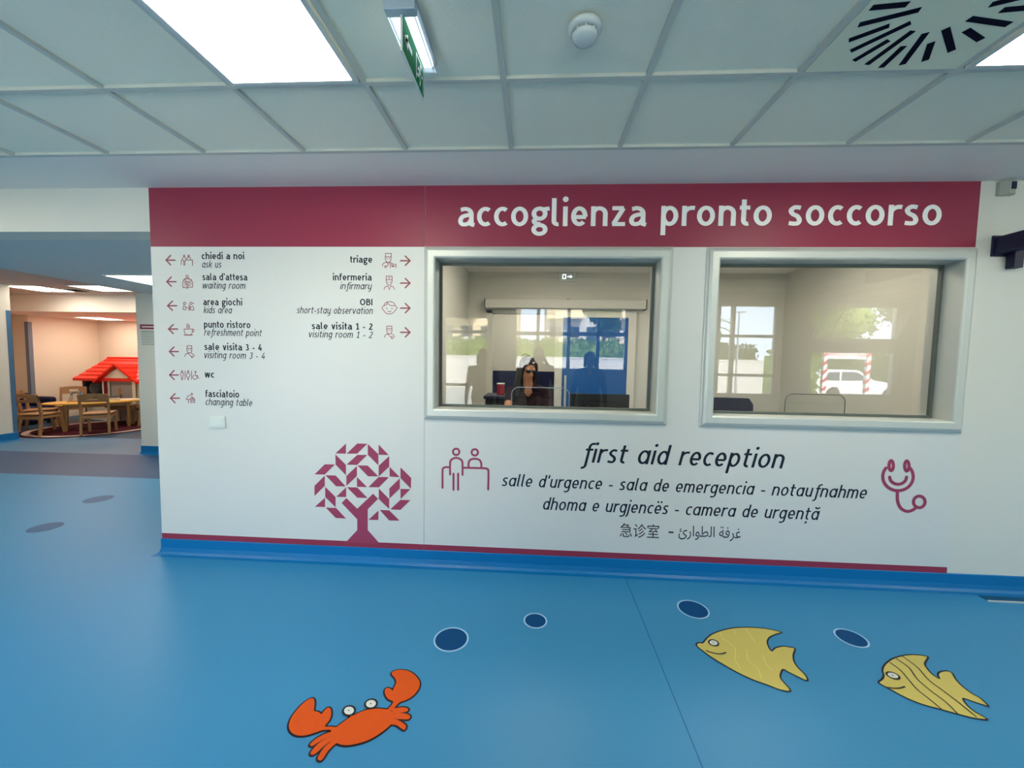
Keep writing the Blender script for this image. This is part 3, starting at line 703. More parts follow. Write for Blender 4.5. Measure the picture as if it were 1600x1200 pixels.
# ------------------------------------------------------------------ reception windows
def sweep_frame(name, op, prof, m, parent=None):
    """mitred frame: profile (outward offset from the opening, y) swept round the opening"""
    x0, x1, z0, z1 = op; bm = BM(); rings = []
    for sx, sz in ((-1, -1), (1, -1), (1, 1), (-1, 1)):
        X, Z = (x0 if sx < 0 else x1), (z0 if sz < 0 else z1)
        rings.append([bm.verts.new((X+sx*o, y, Z+sz*o)) for o, y in prof])
    k = len(prof)
    for i in range(4):
        A, B = rings[i], rings[(i+1) % 4]
        for j in range(k-1): bm.faces.new((A[j], A[j+1], B[j+1], B[j]))
    bmesh.ops.recalc_face_normals(bm, faces=bm.faces[:])
    return obj(name, bm, m, parent)
YG = 0.115
def reception_window(name, op, label):
    cx, cz = (op[0]+op[1])/2, (op[2]+op[3])/2
    t = bpy.data.objects.new(name, None); link(t); t['kind'] = 'structure'; t['label'] = label; t['category'] = 'window'
    f = sweep_frame('window_frame', op, [(0.0, 0.20), (0.0, -0.026), (0.004, -0.032), (0.012, -0.036), (0.05, -0.036), (0.066, -0.028), (0.074, -0.016), (0.081, -0.012), (0.081, -0.004)], m_alu, t)
    sweep_frame('glazing_gasket', op, [(-0.001, YG-0.012), (-0.017, YG-0.012), (-0.017, YG+0.012), (-0.001, YG+0.012)], m_gasket, t)
    bm = BM(); y = YG; v = [bm.verts.new(p) for p in ((op[0]-0.001, y, op[2]-0.001), (op[1]+0.001, y, op[2]-0.001), (op[1]+0.001, y, op[3]+0.001), (op[0]-0.001, y, op[3]+0.001))]; bm.faces.new(v)
    obj('window_pane', bm, m_pane, t)
    return t
reception_window('window_1', W1, 'aluminium framed reception window with person behind the glass')
reception_window('window_2', W2, 'aluminium framed reception window at the right with empty booth behind')

# ================================================================== BOOTH BEHIND THE GLASS
BX0, BX1, BYB = -0.92, 3.26, 2.70
b = BM(); box(b, BX0-0.1, BX0, 0.2, BYB, 0, H_HALL); struct('wall_booth_left', b, m_booth, 'beige left wall inside the booth', 'wall')
b = BM(); box(b, BX1, BX1+0.1, 0.2, BYB, 0, H_HALL); struct('wall_booth_right', b, m_booth, 'beige right wall inside the booth', 'wall')
DO = (-0.60, 1.33, 0.0, 2.14)
b = BM(); holed_slab(b, BX0-0.1, BX1+0.1, 0, H_HALL, [(DO[0], 0.30, -0.01, DO[3])], BYB, BYB+0.12); struct('wall_booth_back', b, m_booth, 'beige back wall inside the booth with sliding door', 'wall')
b = BM(); box(b, -2.6, BX1+0.2, 0.2, 5.2, H_HALL, H_HALL+0.08); struct('ceiling_booth', b, m_ceil_plain, 'white ceiling of the booth', 'ceiling')
b = BM(); box(b, -2.6, 3.5, 4.6, 4.72, 1.29, H_HALL); struct('wall_room_back', b, m_booth, 'beige wall of the room beyond the sliding door', 'wall')
b = BM(); box(b, -2.6, 3.5, 4.585, 4.72, 0, 1.29); struct('wall_wainscot', b, m_wains, 'navy wall covering beyond the sliding door', 'wall')
b = BM(); box(b, 1.5, 1.6, BYB+0.12, 4.6, 0, H_HALL); box(b, -2.6, -2.5, 0.3, 4.6, 0, H_HALL); struct('wall_room_side', b, m_booth, 'side wall of the room beyond the sliding door', 'wall')
# sliding door: leaf, frame, operator
t = bpy.data.objects.new('door_1', None); link(t); t['kind'] = 'structure'; t['label'] = 'blue sliding door with pale frame behind the reception glass'; t['category'] = 'door'
b = BM(); box(b, 0.37, 1.235, BYB-0.055, BYB-0.025, 0.10, 2.08); obj('leaf_panel', b, m_doorblue, t)
b = BM(); holed_slab(b, 0.27, 1.335, 0.02, 2.165, [(0.37, 1.235, 0.10, 2.08)], BYB-0.065, BYB-0.015); obj('leaf_frame', b, m_door_w, t)
b = BM(); box(b, DO[0]-0.07, DO[0]+0.01, BYB-0.015, BYB+0.13, 0, 2.17); box(b, DO[0]-0.07, 0.30, BYB-0.015, BYB+0.13, 2.13, 2.17); obj('door_frame', b, m_door_w, t)
b = BM(); box(b, 0.40, 0.43, BYB-0.10, BYB-0.06, 0.8, 1.3, bevel=0.008); obj('door_handle', b, m_alu, t)
t = empty('door_operator', (0.38, BYB, 2.24)); tag(t, 'long beige sliding door operator box above the blue door', 'door operator')
b = BM(); box(b, -1.055, 1.055, -0.16, -0.012, -0.055, 0.06, bevel=0.006); obj('casing', b, m_booth, t)
b = BM(); box(b, -1.063, -1.053, -0.165, 0, -0.06, 0.065); box(b, 1.053, 1.063, -0.165, 0, -0.06, 0.065); obj('end_cap', b, m_black, t)
b = BM(); tube(b, [(0.0, -0.03, 0.06), (0.05, -0.05, 0.085), (0.10, -0.03, 0.075)], 0.006); obj('cable', b, m_greyplast, t)
# reflection of an exit light, built as a solid lamp on the back wall
t = empty('reflected_exit_light', (0.41, BYB, 2.617)); tag(t, 'small glowing reflection of an exit light, built solid above the sliding door', 'exit sign')
b = BM(); box(b, -0.10, 0.10, -0.05, 0, -0.055, 0.055, bevel=0.006); obj('casing', b, m_plastic, t)
b = BM(); box(b, -0.088, 0.088, -0.056, -0.048, -0.042, 0.042); obj('lens', b, m_lensplate, t)
ink = Ink(); ink.ribbon([(-0.06, -0.025), (-0.06, 0.025), (-0.02, 0.025), (-0.02, -0.025)], 0.010, True); ink.ribbon([(0.0, 0.0), (0.045, 0.0)], 0.012); ink.poly([(0.04, -0.022), (0.07, 0.0), (0.04, 0.022)])
ink.mapped(lambda x, z: (x, z)).wall('exit_mark', m_mark, t, -0.0568)
# desk, screens, monitor
t = empty('reception_desk', (1.17, 0.62, 0)); tag(t, 'long grey reception desk inside the booth below the windows', 'desk')
b = BM(); box(b, -2.05, 2.05, -0.36, 0.34, 0.76, 0.80, bevel=0.004); obj('desk_top', b, m_desk, t)
b = BM(); box(b, -2.0, 2.0, -0.30, -0.27, 0.02, 0.76); obj('front_panel', b, m_desk, t)
for x in (-1.98, 0.0, 1.98):
    b = BM(); box(b, x-0.02, x+0.02, -0.26, 0.30, 0, 0.76); obj('leg', b, m_desk, t)
def acrylic(x0, x1, y, z0, z1, label, me):
    t = empty('acrylic_screen', ((x0+x1)/2, y, z0)); tag(t, label, 'screen'); w, h, r = (x1-x0)/2, z1-z0, 0.06
    out = [(-w, 0)]+arc(-w+r, h-r, r, r, 180, 90, 8)+arc(w-r, h-r, r, r, 90, 0, 8)+[(w, 0)]
    bm = BM(); v = [bm.verts.new((p[0], 0, p[1])) for p in out]; bm.faces.new(v); obj('sheet', bm, m_acryl, t)
    bm = BM(); tube(bm, [(p[0], 0, p[1]) for p in out], 0.0035, 6); obj('edge', bm, me, t)
    bm = BM(); box(bm, -w+0.04, -w+0.12, -0.06, 0.06, 0, 0.012); box(bm, w-0.12, w-0.04, -0.06, 0.06, 0, 0.012); obj('foot', bm, me, t)
acrylic(-0.185, 0.288, 0.50, 0.80, 1.277, 'clear rounded acrylic screen in front of the seated person', m_acryl_edge)
acrylic(1.99, 2.445, 0.50, 0.80, 1.268, 'clear rounded acrylic screen behind the right window', m_acryl_edge_d)
t = empty('monitor', (0.55, 0.62, 0.80)); tag(t, 'back of a black computer monitor beside the seated person', 'monitor')
b = BM(); box(b, -0.25, 0.25, -0.012, 0.018, 0.10, 0.425, bevel=0.006); box(b, -0.14, 0.14, -0.035, -0.01, 0.16, 0.36, bevel=0.01); obj('monitor_case', b, m_black, t)
b = BM(); box(b, -0.24, 0.24, 0.018, 0.0195, 0.115, 0.415); obj('display', b, m_lens, t)
b = BM(); box(b, -0.03, 0.03, -0.03, -0.012, 0.01, 0.24); box(b, -0.11, 0.11, -0.09, 0.09, 0, 0.012, bevel=0.004); obj('monitor_stand', b, m_black, t)
def office_chair(loc, rz, label, top, mseat):
    t = empty('office_chair', loc, rz); tag(t, label, 'chair'); s = top
    b = BM(); box(b, -0.24, 0.24, -0.24, 0.24, s-0.64, s-0.56, bevel=0.03); obj('seat', b, mseat, t)
    b = BM()
    prof = [(-0.20, s-0.5), (-0.22, s-0.35), (-0.21, s-0.06), (-0.17, s), (0.17, s), (0.21, s-0.06), (0.22, s-0.35), (0.20, s-0.5)]
    prism(b, prof, -0.27, -0.22); obj('backrest', b, mseat, t)
    b = BM(); bar(b, (0, -0.22, s-0.61), (0, -0.28, s-0.4), 0.05, 0.02); obj('back_support', b, m_black, t)
    b = BM(); tube(b, [(0, 0, 0.09), (0, 0, s-0.64)], 0.025, 12); obj('gas_column', b, m_black, t)
    for k in range(5):
        b = BM(); a = k*2*math.pi/5; bar(b, (0, 0, 0.09), (0.28*math.cos(a), 0.28*math.sin(a), 0.06), 0.045, 0.03); q = obj('leg', b, m_black, t)
        b = BM(); tube(b, [(0.28*math.cos(a)-0.02*math.sin(a), 0.28*math.sin(a)+0.02*math.cos(a), 0.028), (0.28*math.cos(a)+0.02*math.sin(a), 0.28*math.sin(a)-0.02*math.cos(a), 0.028)], 0.028, 12); obj('caster', b, m_black, q)
    return t
office_chair((2.05, 1.32, 0), math.radians(172), 'dark empty office chair seen over the sill of the right window', 1.135, m_navyplast)
office_chair((-0.07, 1.34, 0), math.radians(180), 'dark office chair under the seated person', 1.15, m_black)
# things behind the desk, beside the door
t = empty('red_container', (-0.42, 2.2, 0.0)); tag(t, 'small red container on a dark trolley left of the seated person', 'container')
b = BM(); box(b, -0.045, 0.045, -0.04, 0.04, 1.06, 1.19, bevel=0.01); obj('container_body', b, m_redbin, t)
b = BM(); box(b, -0.048, 0.048, -0.043, 0.043, 1.19, 1.205, bevel=0.005); obj('container_lid', b, m_paper, t)
t = empty('trolley', (-0.42, 2.2, 0.0)); tag(t, 'dark equipment trolley left of the seated person', 'trolley')
b = BM(); box(b, -0.17, 0.17, -0.2, 0.2, 0.08, 1.02, bevel=0.01); obj('trolley_body', b, m_black, t)
b = BM(); box(b, -0.19, 0.19, -0.22, 0.22, 1.02, 1.06, bevel=0.008); obj('trolley_top', b, m_navyplast, t)
for x in (-0.13, 0.13):
    for y in (-0.16, 0.16):
        b = BM(); tube(b, [(x-0.015, y, 0.04), (x+0.015, y, 0.04)], 0.04, 12); obj('caster', b, m_black, t)
t = empty('hook_pole', (-0.06, 2.45, 0)); tag(t, 'slim metal pole with hooked top behind the seated person', 'pole')
b = BM(); tube(b, [(0, 0, 0.02), (0, 0, 1.52)]+[(-0.06+0.06*math.cos(a), 0, 1.52+0.06*math.sin(a)) for a in (0.4, 0.8, 1.2, 1.6, 2.0, 2.4, 2.8)], 0.008, 8); obj('pole_tube', b, m_greyplast, t)
b = BM(); lathe(b, [(0.16, 0), (0.16, 0.015), (0.03, 0.03)], 20); obj('pole_foot', b, m_black, t)

# ================================================================== PEOPLE
def capsule(bm, p0, p1, r0, r1, seg=14):
    p0, p1 = Vector(p0), Vector(p1); a = p1-p0; L = a.length
    if L < 1e-6: a = Vector((0, 0, 1))
    a.normalize(); s = a.cross(Vector((0, 0, 1)))
    if s.length < 1e-3: s = a.cross(Vector((1, 0, 0)))
    s.normalize(); q = a.cross(s); rings = []
    for k in range(1, 6):
        an = -math.pi/2+k*math.pi/2/5; rings.append((p0+a*r0*math.sin(an), r0*math.cos(an)))
    for k in range(0, 5):
        an = k*math.pi/2/5; rings.append((p1+a*r1*math.sin(an), r1*math.cos(an)))
    R = [[bm.verts.new(c+s*r*math.cos(2*math.pi*i/seg)+q*r*math.sin(2*math.pi*i/seg)) for i in range(seg)] for c, r in rings]
    for A, B in zip(R, R[1:]):
        for i in range(seg): bm.faces.new((A[i], A[(i+1) % seg], B[(i+1) % seg], B[i]))
    bm.faces.new(R[0][::-1]); bm.faces.new(R[-1])
def ellipsoid(bm, c, r, mx=None, seg=16):
    res = bmesh.ops.create_uvsphere(bm, u_segments=seg, v_segments=seg//2+2, radius=1.0)
    m = Matrix.Translation(Vector(c)) @ (mx or Matrix.Identity(4)) @ Matrix.Diagonal((r[0], r[1], r[2], 1))
    bmesh.ops.transform(bm, matrix=m, verts=res['verts'])
def fuse(name, bm, mats, parent, voxel, smooth_it, pick=None):
    """grow one continuous skin over overlapping volumes"""
    o = obj(name+'_tmp', bm, mats[0])
    r = o.modifiers.new('r', 'REMESH'); r.mode = 'VOXEL'; r.voxel_size = voxel
    s = o.modifiers.new('s', 'SMOOTH'); s.factor = 0.5; s.iterations = smooth_it
    me = bpy.data.meshes.new_from_object(o.evaluated_get(bpy.context.evaluated_depsgraph_get()))
    bpy.data.objects.remove(o)
    me.materials.clear()
    for m in mats: me.materials.append(m)
    for p in me.polygons:
        p.use_smooth = True
        if pick: p.material_index = pick(p.center)
    o2 = bpy.data.objects.new(name, me); return link(o2, parent)
def hand(segs, wrist, tip_dir, side, palm_n, mi, curl=0.35):
    """palm, four bent fingers of unequal length and a thumb from the side of the palm"""
    w = Vector(wrist); d = Vector(tip_dir).normalized(); n = Vector(palm_n).normalized(); s = d.cross(n).normalized()*side
    for k in (-0.026, -0.009, 0.009, 0.026): segs.append((w, w+d*0.085+s*k, 0.020, 0.013, mi))
    for k, L in ((-0.030, 0.062), (-0.010, 0.076), (0.010, 0.080), (0.030, 0.072)):
        a = w+d*0.085+s*k; b_ = a+(d*math.cos(curl)+n*math.sin(curl))*L*0.55; c = b_+(d*math.cos(curl*2.4)+n*math.sin(curl*2.4))*L*0.45
        segs.append((a, b_, 0.0105, 0.0095, mi)); segs.append((b_, c, 0.0095, 0.008, mi))
    a = w+d*0.03+s*0.03; b_ = a+(d*0.6+s*0.75+n*0.2)*0.038; c = b_+(d*0.9+s*0.2+n*0.35)*0.032
    segs.append((a, b_, 0.014, 0.012, mi)); segs.append((b_, c, 0.012, 0.0095, mi))
def person(J, mats, label, hairstyle, rz, loc, hair_m, voxel=0.009):
    """J: joint positions in the body's own frame (faces +y); one skin over tapered limbs, torso, neck, head, hands and feet"""
    t = empty('person', loc, rz); tag(t, label, 'person')
    V = lambda k: Vector(J[k]); S = []       # (p0, p1, r0, r1, material)
    SK, SH, TR, BO = 0, 1, 2, 3
    pel, ch, nk, hd = V('pelvis'), V('chest'), V('neck'), V('head')
    k = J.get('k', 1.0)
    for sx in (-1, 1):
        S.append((pel+Vector((0.075*sx, 0, 0)), (pel+ch)/2+Vector((0.06*sx, 0, 0)), 0.115*k, 0.100*k, SH))
        S.append(((pel+ch)/2+Vector((0.06*sx, 0, 0)), ch+Vector((0.085*sx, 0, 0.03)), 0.100*k, 0.108*k, SH))
        n = 'L' if sx < 0 else 'R'
        S.append((ch+Vector((0.07*sx, 0, 0.10)), V('sh'+n), 0.07*k, 0.058*k, SH))
        S.append((nk, V('sh'+n), 0.052*k, 0.055*k, SH))
        sleeve = J.get('sleeve', 1.0); e, wr = V('el'+n), V('wr'+n)
        mid = V('sh'+n).lerp(e, 0.55)
        S.append((V('sh'+n), mid, 0.056*k, 0.049*k, SH)); S.append((mid, e, 0.049*k if sleeve > 0.5 else 0.044*k, 0.042*k, SH if sleeve > 0.5 else SK))
        S.append((e, wr, 0.041*k, 0.028*k, SH if sleeve > 0.5 else SK))
        hand(S, wr, J['hd'+n], J.get('hs'+n, sx), J['hn'+n], SK)
        S.append((V('hip'+n), V('kn'+n), 0.088*k, 0.060*k, TR)); S.append((V('kn'+n), V('an'+n), 0.058*k, 0.040*k, TR))
        a = V('an'+n); toe = Vector(J.get('toe', (0, 1, 0)))
        S.append((a-Vector((0, 0, 0.045))-toe*0.04, a-Vector((0, 0, 0.05))+toe*0.15, 0.042, 0.034, BO))
    S.append((nk-Vector((0, 0, 0.05)), hd-Vector((0, 0, 0.06)), 0.056*k, 0.052*k, SK))
    bm = BM()
    for s in S: capsule(bm, *s[:4])
    R_ = Matrix.Rotation(J.get('turn', 0.0), 4, 'Z') @ Matrix.Rotation(J.get('nod', 0.0), 4, 'X')
    def hp(x, y, z): return hd+(R_ @ Vector((x, y, z)))
    ellipsoid(bm, hp(0, -0.012, 0.030), (0.074, 0.092, 0.092), R_); ellipsoid(bm, hp(0, 0.018, -0.045), (0.056, 0.068, 0.072), R_)
    ellipsoid(bm, hp(0, 0.055, -0.085), (0.028, 0.026, 0.022), R_)
    capsule(bm, hp(0, 0.078, 0.008), hp(0, 0.102, -0.030), 0.009, 0.014, 8)                     # nose
    capsule(bm, hp(-0.018, 0.080, -0.062), hp(0.018, 0.080, -0.062), 0.009, 0.009, 8)           # lips
    for sx in (-1, 1):
        capsule(bm, hp(sx*0.044, 0.074, 0.026), hp(sx*0.018, 0.080, 0.024), 0.008, 0.009, 8)    # brows
        ellipsoid(bm, hp(sx*0.076, -0.012, -0.012), (0.012, 0.022, 0.032), R_)                  # ears
    def pick(c):
        if (c-hd).length < 0.135 and c.z > nk.z+0.045: return SK
        best, bi = 9, SH
        for p0, p1, r0, r1, mi in S:
            d = p1-p0; u = max(0, min(1, (c-p0).dot(d)/max(d.length_squared, 1e-9))); q = (c-(p0+d*u)).length-(r0+(r1-r0)*u)
            if q < best: best, bi = q, mi
        return bi
    fuse('body', bm, mats, t, voxel, 3, pick)
    # eyes
    bm = BM()
    for sx in (-1, 1): ellipsoid(bm, hp(sx*0.031, 0.076, 0.008), (0.013, 0.008, 0.007), R_, 10)
    obj('eyes', bm, m_lens, t, True)
    bm = BM()
    ellipsoid(bm, hp(0, -0.022, 0.045), (0.084, 0.096, 0.096), R_)
    ellipsoid(bm, hp(0, -0.055, -0.01), (0.074, 0.060, 0.085), R_)
    if hairstyle == 'long':
        for sx in (-1, 1):
            capsule(bm, hp(sx*0.070, 0.010, 0.05), hp(sx*0.088, 0.018, -0.08), 0.030, 0.034, 10); capsule(bm, hp(sx*0.088, 0.018, -0.08), hp(sx*0.104, 0.042, -0.26), 0.036, 0.022, 10)
            capsule(bm, hp(sx*0.066, -0.035, -0.02), hp(sx*0.092, -0.03, -0.24), 0.040, 0.028, 10)
        capsule(bm, hp(0, -0.065, 0), hp(0, -0.09, -0.24), 0.06, 0.045, 12)
    elif hairstyle == 'bob':
        for sx in (-1, 1): capsule(bm, hp(sx*0.072, -0.01, 0.03), hp(sx*0.078, -0.015, -0.09), 0.026, 0.024, 10)
        capsule(bm, hp(0, -0.06, 0), hp(0, -0.07, -0.09), 0.06, 0.05, 12)
    fuse('hair', bm, [hair_m], t, 0.008, 2)
    return t, hp
# the person behind the glass, seated, leaning on the desk
J = dict(pelvis=(0, 0, 0.70), chest=(0.0, 0.05, 1.03), neck=(0.0, 0.06, 1.23), head=(0.01, 0.10, 1.405), k=0.94, nod=-0.30, turn=0.45,
         shL=(-0.185, 0.05, 1.17), shR=(0.185, 0.05, 1.17), elL=(-0.24, 0.20, 0.93), elR=(0.20, 0.24, 1.01), wrL=(-0.10, 0.40, 0.845), wrR=(0.06, 0.44, 0.845),
         hdL=(0.55, 0.8, -0.1), hdR=(-0.5, 0.85, -0.1), hnL=(0, 0, -1), hnR=(0, 0, -1), hsL=1, hsR=-1, sleeve=0.0,
         hipL=(-0.09, 0.03, 0.68), hipR=(0.09, 0.03, 0.68), knL=(-0.13, 0.40, 0.60), knR=(0.13, 0.40, 0.60), anL=(-0.13, 0.34, 0.10), anR=(0.13, 0.34, 0.10))
tw, hp = person(J, [m_skin, m_top, m_denim, m_shoe], 'person with long dark hair in dark top seated behind the left window', 'long', math.radians(180), (-0.06, 1.36, 0), m_hair, 0.007)
bm = BM()
for sx in (-1, 1): ellipsoid(bm, hp(sx*0.032, 0.090, 0.010), (0.027, 0.010, 0.019), None, 12)
capsule(bm, hp(-0.01, 0.097, 0.014), hp(0.01, 0.097, 0.014), 0.004, 0.004, 6)
for sx in (-1, 1): capsule(bm, hp(sx*0.058, 0.082, 0.014), hp(sx*0.082, -0.005, 0.012), 0.004, 0.004, 6)
obj('glasses', bm, m_lens, tw, True)
# visitors mirrored in the glass
def standing(h, arms, **kw):
    s = h/1.70
    J = dict(pelvis=(0, 0, 0.93*s), chest=(0, 0.0, 1.24*s), neck=(0, 0.0, 1.43*s), head=(0, 0.02, 1.585*s), k=1.0*s,
             shL=(-0.19*s, 0, 1.385*s), shR=(0.19*s, 0, 1.385*s), hipL=(-0.09*s, 0, 0.90*s), hipR=(0.09*s, 0, 0.90*s),
             knL=(-0.10*s, 0.02, 0.50*s), knR=(0.10*s, 0.02, 0.50*s), anL=(-0.11*s, 0, 0.09), anR=(0.11*s, 0, 0.09), sleeve=1.0)
    if arms == 'down':
        for sx, n in ((-1, 'L'), (1, 'R')):
            J.update({'el'+n: (0.25*sx*s, -0.02, 1.10*s), 'wr'+n: (0.26*sx*s, 0.06, 0.86*s), 'hd'+n: (0, 0.12, -1), 'hn'+n: (-sx, 0, 0), 'hs'+n: 1 if sx > 0 else -1})
    else:
        for sx, n in ((-1, 'L'), (1, 'R')):
            J.update({'el'+n: (0.24*sx*s, 0.16, 1.18*s), 'wr'+n: (0.115*sx, 0.335, 1.455), 'hd'+n: (-0.45*sx, 0.35, 0.85), 'hn'+n: (-0.7*sx, 0.5, 0), 'hs'+n: 1})
    J.update(kw); return J
person(standing(1.68, 'up'), [m_skin, m_navycloth, m_denim, m_shoe], 'person holding up a phone, mirrored in the middle of the left window', 'short', 0, (0.06, -3.22, 0), m_hair)
person(standing(1.64, 'down'), [m_skin, m_greycloth, m_denim, m_shoe], 'standing person mirrored at the left side of the left window', 'bob', 0, (-0.82, -3.25, 0), m_hair)
person(standing(1.62, 'down'), [m_skin, m_greencloth, m_denim, m_shoe], 'standing person mirrored in the blue sliding door of the left window', 'bob', 0, (0.86, -3.28, 0), m_hair)
t = empty('phone', (0.05, -2.815, 1.505)); tag(t, 'black phone held up by the mirrored person', 'phone')
b = BM(); box(b, -0.08, 0.08, -0.004, 0.004, -0.037, 0.037, bevel=0.003); obj('phone_case', b, m_black, t)
b = BM(); box(b, -0.076, 0.076, -0.0055, -0.0038, -0.034, 0.034); obj('display', b, m_lens, t)

# ================================================================== CEILING FITTINGS
# hanging exit sign, seen almost edge-on
t = empty('exit_sign', (-0.464, -1.255, H_HALL)); tag(t, 'lit emergency exit lamp with hanging green running figure sign', 'exit sign')
b = BM(); box(b, -0.052, 0.052, -0.155, 0.14, -0.014, 0.0, bevel=0.003); obj('housing', b, m_steel, t)
b = BM(); holed_slab(b, -0.050, 0.050, -0.150, 0.135, [(-0.040, 0.040, -0.122, 0.128)], -0.044, -0.013, plane='xy'); obj('cover_rim', b, m_clearplastic, t)
b = BM(); box(b, -0.042, 0.042, -0.120, 0.126, -0.034, -0.014, bevel=0.006); obj('lamp_cover', b, m_tube, t)
b = BM(); box(b, -0.052, 0.052, -0.158, -0.124, -0.046, -0.001, bevel=0.003); obj('end_block', b, m_steel, t)
b = BM(); box(b, -0.003, 0.003, -0.135, 0.125, -0.158, -0.030); plate = obj('sign_plate', b, m_plastic, t)
for sx in (-1, 1):
    b = BM(); box(b, sx*0.0036-0.0005, sx*0.0036+0.0005, -0.128, 0.118, -0.150, -0.034); obj('green_face', b, m_green, plate)
    ink = Ink()
    ink.disc(0.075, -0.068, 0.010, 0.010); ink.ribbon([(0.070, -0.080), (0.055, -0.105)], 0.016); ink.ribbon([(0.055, -0.105), (0.072, -0.118), (0.064, -0.140)], 0.010); ink.ribbon([(0.055, -0.105), (0.040, -0.118), (0.022, -0.122)], 0.010)
    ink.ribbon([(0.070, -0.083), (0.088, -0.096), (0.098, -0.088)], 0.008); ink.ribbon([(0.068, -0.084), (0.050, -0.084), (0.040, -0.098)], 0.008)
    ink.ribbon([(0.020, -0.142), (0.020, -0.052), (0.108, -0.052), (0.108, -0.142)], 0.006)
    ink.ribbon([(-0.100, -0.092), (-0.03, -0.092)], 0.018); ink.poly([(-0.112, -0.092), (-0.078, -0.066), (-0.078, -0.118)])
    bm = BM(); vs = [bm.verts.new((sx*0.0044, p[0], p[1])) for p in ink.v]
    for f in ink.f: bm.faces.new([vs[i] for i in f])
    obj('running_figure', bm, m_plastic, plate)
# smoke detector
t = empty('smoke_detector', (0.153, -1.262, H_HALL)); tag(t, 'round white smoke detector on a ceiling tile', 'smoke detector')
b = BM(); lathe(b, [(0.058, 0.0), (0.059, -0.010), (0.055, -0.018), (0.044, -0.020)], 36); obj('mount', b, m_plastic, t, True)
b = BM(); lathe(b, [(0.034, -0.018), (0.034, -0.030)], 30); obj('sensor_slot', b, m_slot, t, True)
b = BM(); lathe(b, [(0.044, -0.028), (0.045, -0.034), (0.040, -0.046), (0.026, -0.050)], 36)
for k in range(8):
    a = k*math.pi/4; box(b, -0.003, 0.003, 0.032, 0.043, -0.029, -0.017, mx=Matrix.Rotation(a, 4, 'Z'))
obj('sensor_head', b, m_plastic, t, True)
# swirl air vent filling one ceiling tile
c3 = cell(3, 1); cx, cy = (c3[0]+c3[1])/2, (c3[2]+c3[3])/2
t = empty('air_vent', (cx, cy, H_HALL)); tag(t, 'square ceiling air vent with a swirl of dark slots', 'vent')
b = BM(); box(b, -0.286, 0.286, -0.286, 0.286, -0.006, 0.008, bevel=0.002); obj('vent_plate', b, m_vent, t)
b = BM()
for k in range(24):
    a = k*2*math.pi/24+0.06; lg = k % 2 == 0; r0, r1 = (0.095, 0.255) if lg else (0.155, 0.262)
    m_ = Matrix.Rotation(a, 4, 'Z') @ Matrix.Translation((0, 0.03, 0)) @ Matrix.Rotation(0.12, 4, 'Z')
    box(b, r0, r1, -0.0105, 0.0105, -0.0075, -0.004, mx=m_)
q = obj('slot', b, m_slot, t)  # solid dark strips in place of shaded holes

# motion sensor and dark bracket right of the signs
t = empty('motion_sensor', (2.935, 0, 2.628)); tag(t, 'small grey motion sensor high on the wall right of the maroon band', 'sensor')
b = BM(); prism(b, [(-0.045, 0.0), (-0.045, -0.02), (-0.01, -0.045), (0.025, -0.045), (0.040, -0.025), (0.040, 0.0)], -0.042, 0.042, axis='z'); obj('sensor_body', b, mat('grey plastic', srgb(168, 172, 160), 0.45, 0.3), t)
b = BM(); box(b, -0.002, 0.026, -0.050, -0.042, -0.015, 0.030, bevel=0.003); obj('sensor_lens', b, m_navyplast, t)
t = empty('wall_bracket', (2.90, 0, 2.27)); tag(t, 'dark navy bracket arm projecting from the wall at the right edge', 'bracket')
b = BM(); box(b, 0.0, 0.07, -0.75, -0.012, -0.045, 0.058, bevel=0.003); obj('bracket_arm', b, m_navyplast, t)
b = BM(); box(b, -0.01, 0.09, -0.012, 0.0, -0.06, 0.07, bevel=0.002); obj('wall_plate', b, m_navyplast, t)
b = BM(); box(b, 0.075, 0.130, -0.06, -0.012, -0.140, -0.030, bevel=0.003); obj('bracket_hook', b, m_navyplast, t)
# floor grille at the right edge
t = empty('floor_grille', (3.22, -0.085, 0)); tag(t, 'narrow metal edged floor strip by the skirting at the right edge', 'floor grille')
b = BM(); box(b, -0.27, 0.6, -0.030, 0.030, 0.0, 0.004); obj('grille', b, mat('blue grey grille', srgb(24, 84, 120), 0.5, 0.3), t)
b = BM(); box(b, -0.275, 0.6, -0.036, -0.026, 0.0, 0.007); obj('grille_edge', b, m_alu, t)

# ================================================================== FLOOR INLAYS
ZF = 0.0012; ZC = 0.0022     # fills of the crab lie over its dark ground line
def ff(ox, oy, s): return lambda x, y: floorpt(ox+x/s, oy+y/s)
def inlay(name, parent, fn, polys, m, z, out_w=0.008, sm=True, outline=True, zo=0.0009):
    ink = Ink(); line = Ink()
    for pg in polys:
        P = [fn(*p) for p in (smooth(pg, 4, True) if sm else pg)]
        ink.poly(P)
        if outline: line.ribbon(P, out_w, True)
    o = ink.floor(name, m, parent, z)
    if outline: line.floor('outline', m_outline, o, z+zo)
    return o
def ring(x, y, rx, ry, rot=0.0, n=28):
    c, s = math.cos(rot), math.sin(rot)
    return [(x+rx*math.cos(2*math.pi*k/n)*c-ry*math.sin(2*math.pi*k/n)*s, y+rx*math.cos(2*math.pi*k/n)*s+ry*math.sin(2*math.pi*k/n)*c) for k in range(n)]
cf = ff(420, 1020, 5.714)
crab = empty('crab_inlay', (*floorpt(545, 1130), 0)); tag(crab, 'orange crab inlaid in the blue floor', 'floor inlay')
def child_fn(fn, root): return lambda x, y: tuple(a-b_ for a, b_ in zip(fn(x, y), root.location[:2]))
cfn = child_fn(cf, crab)
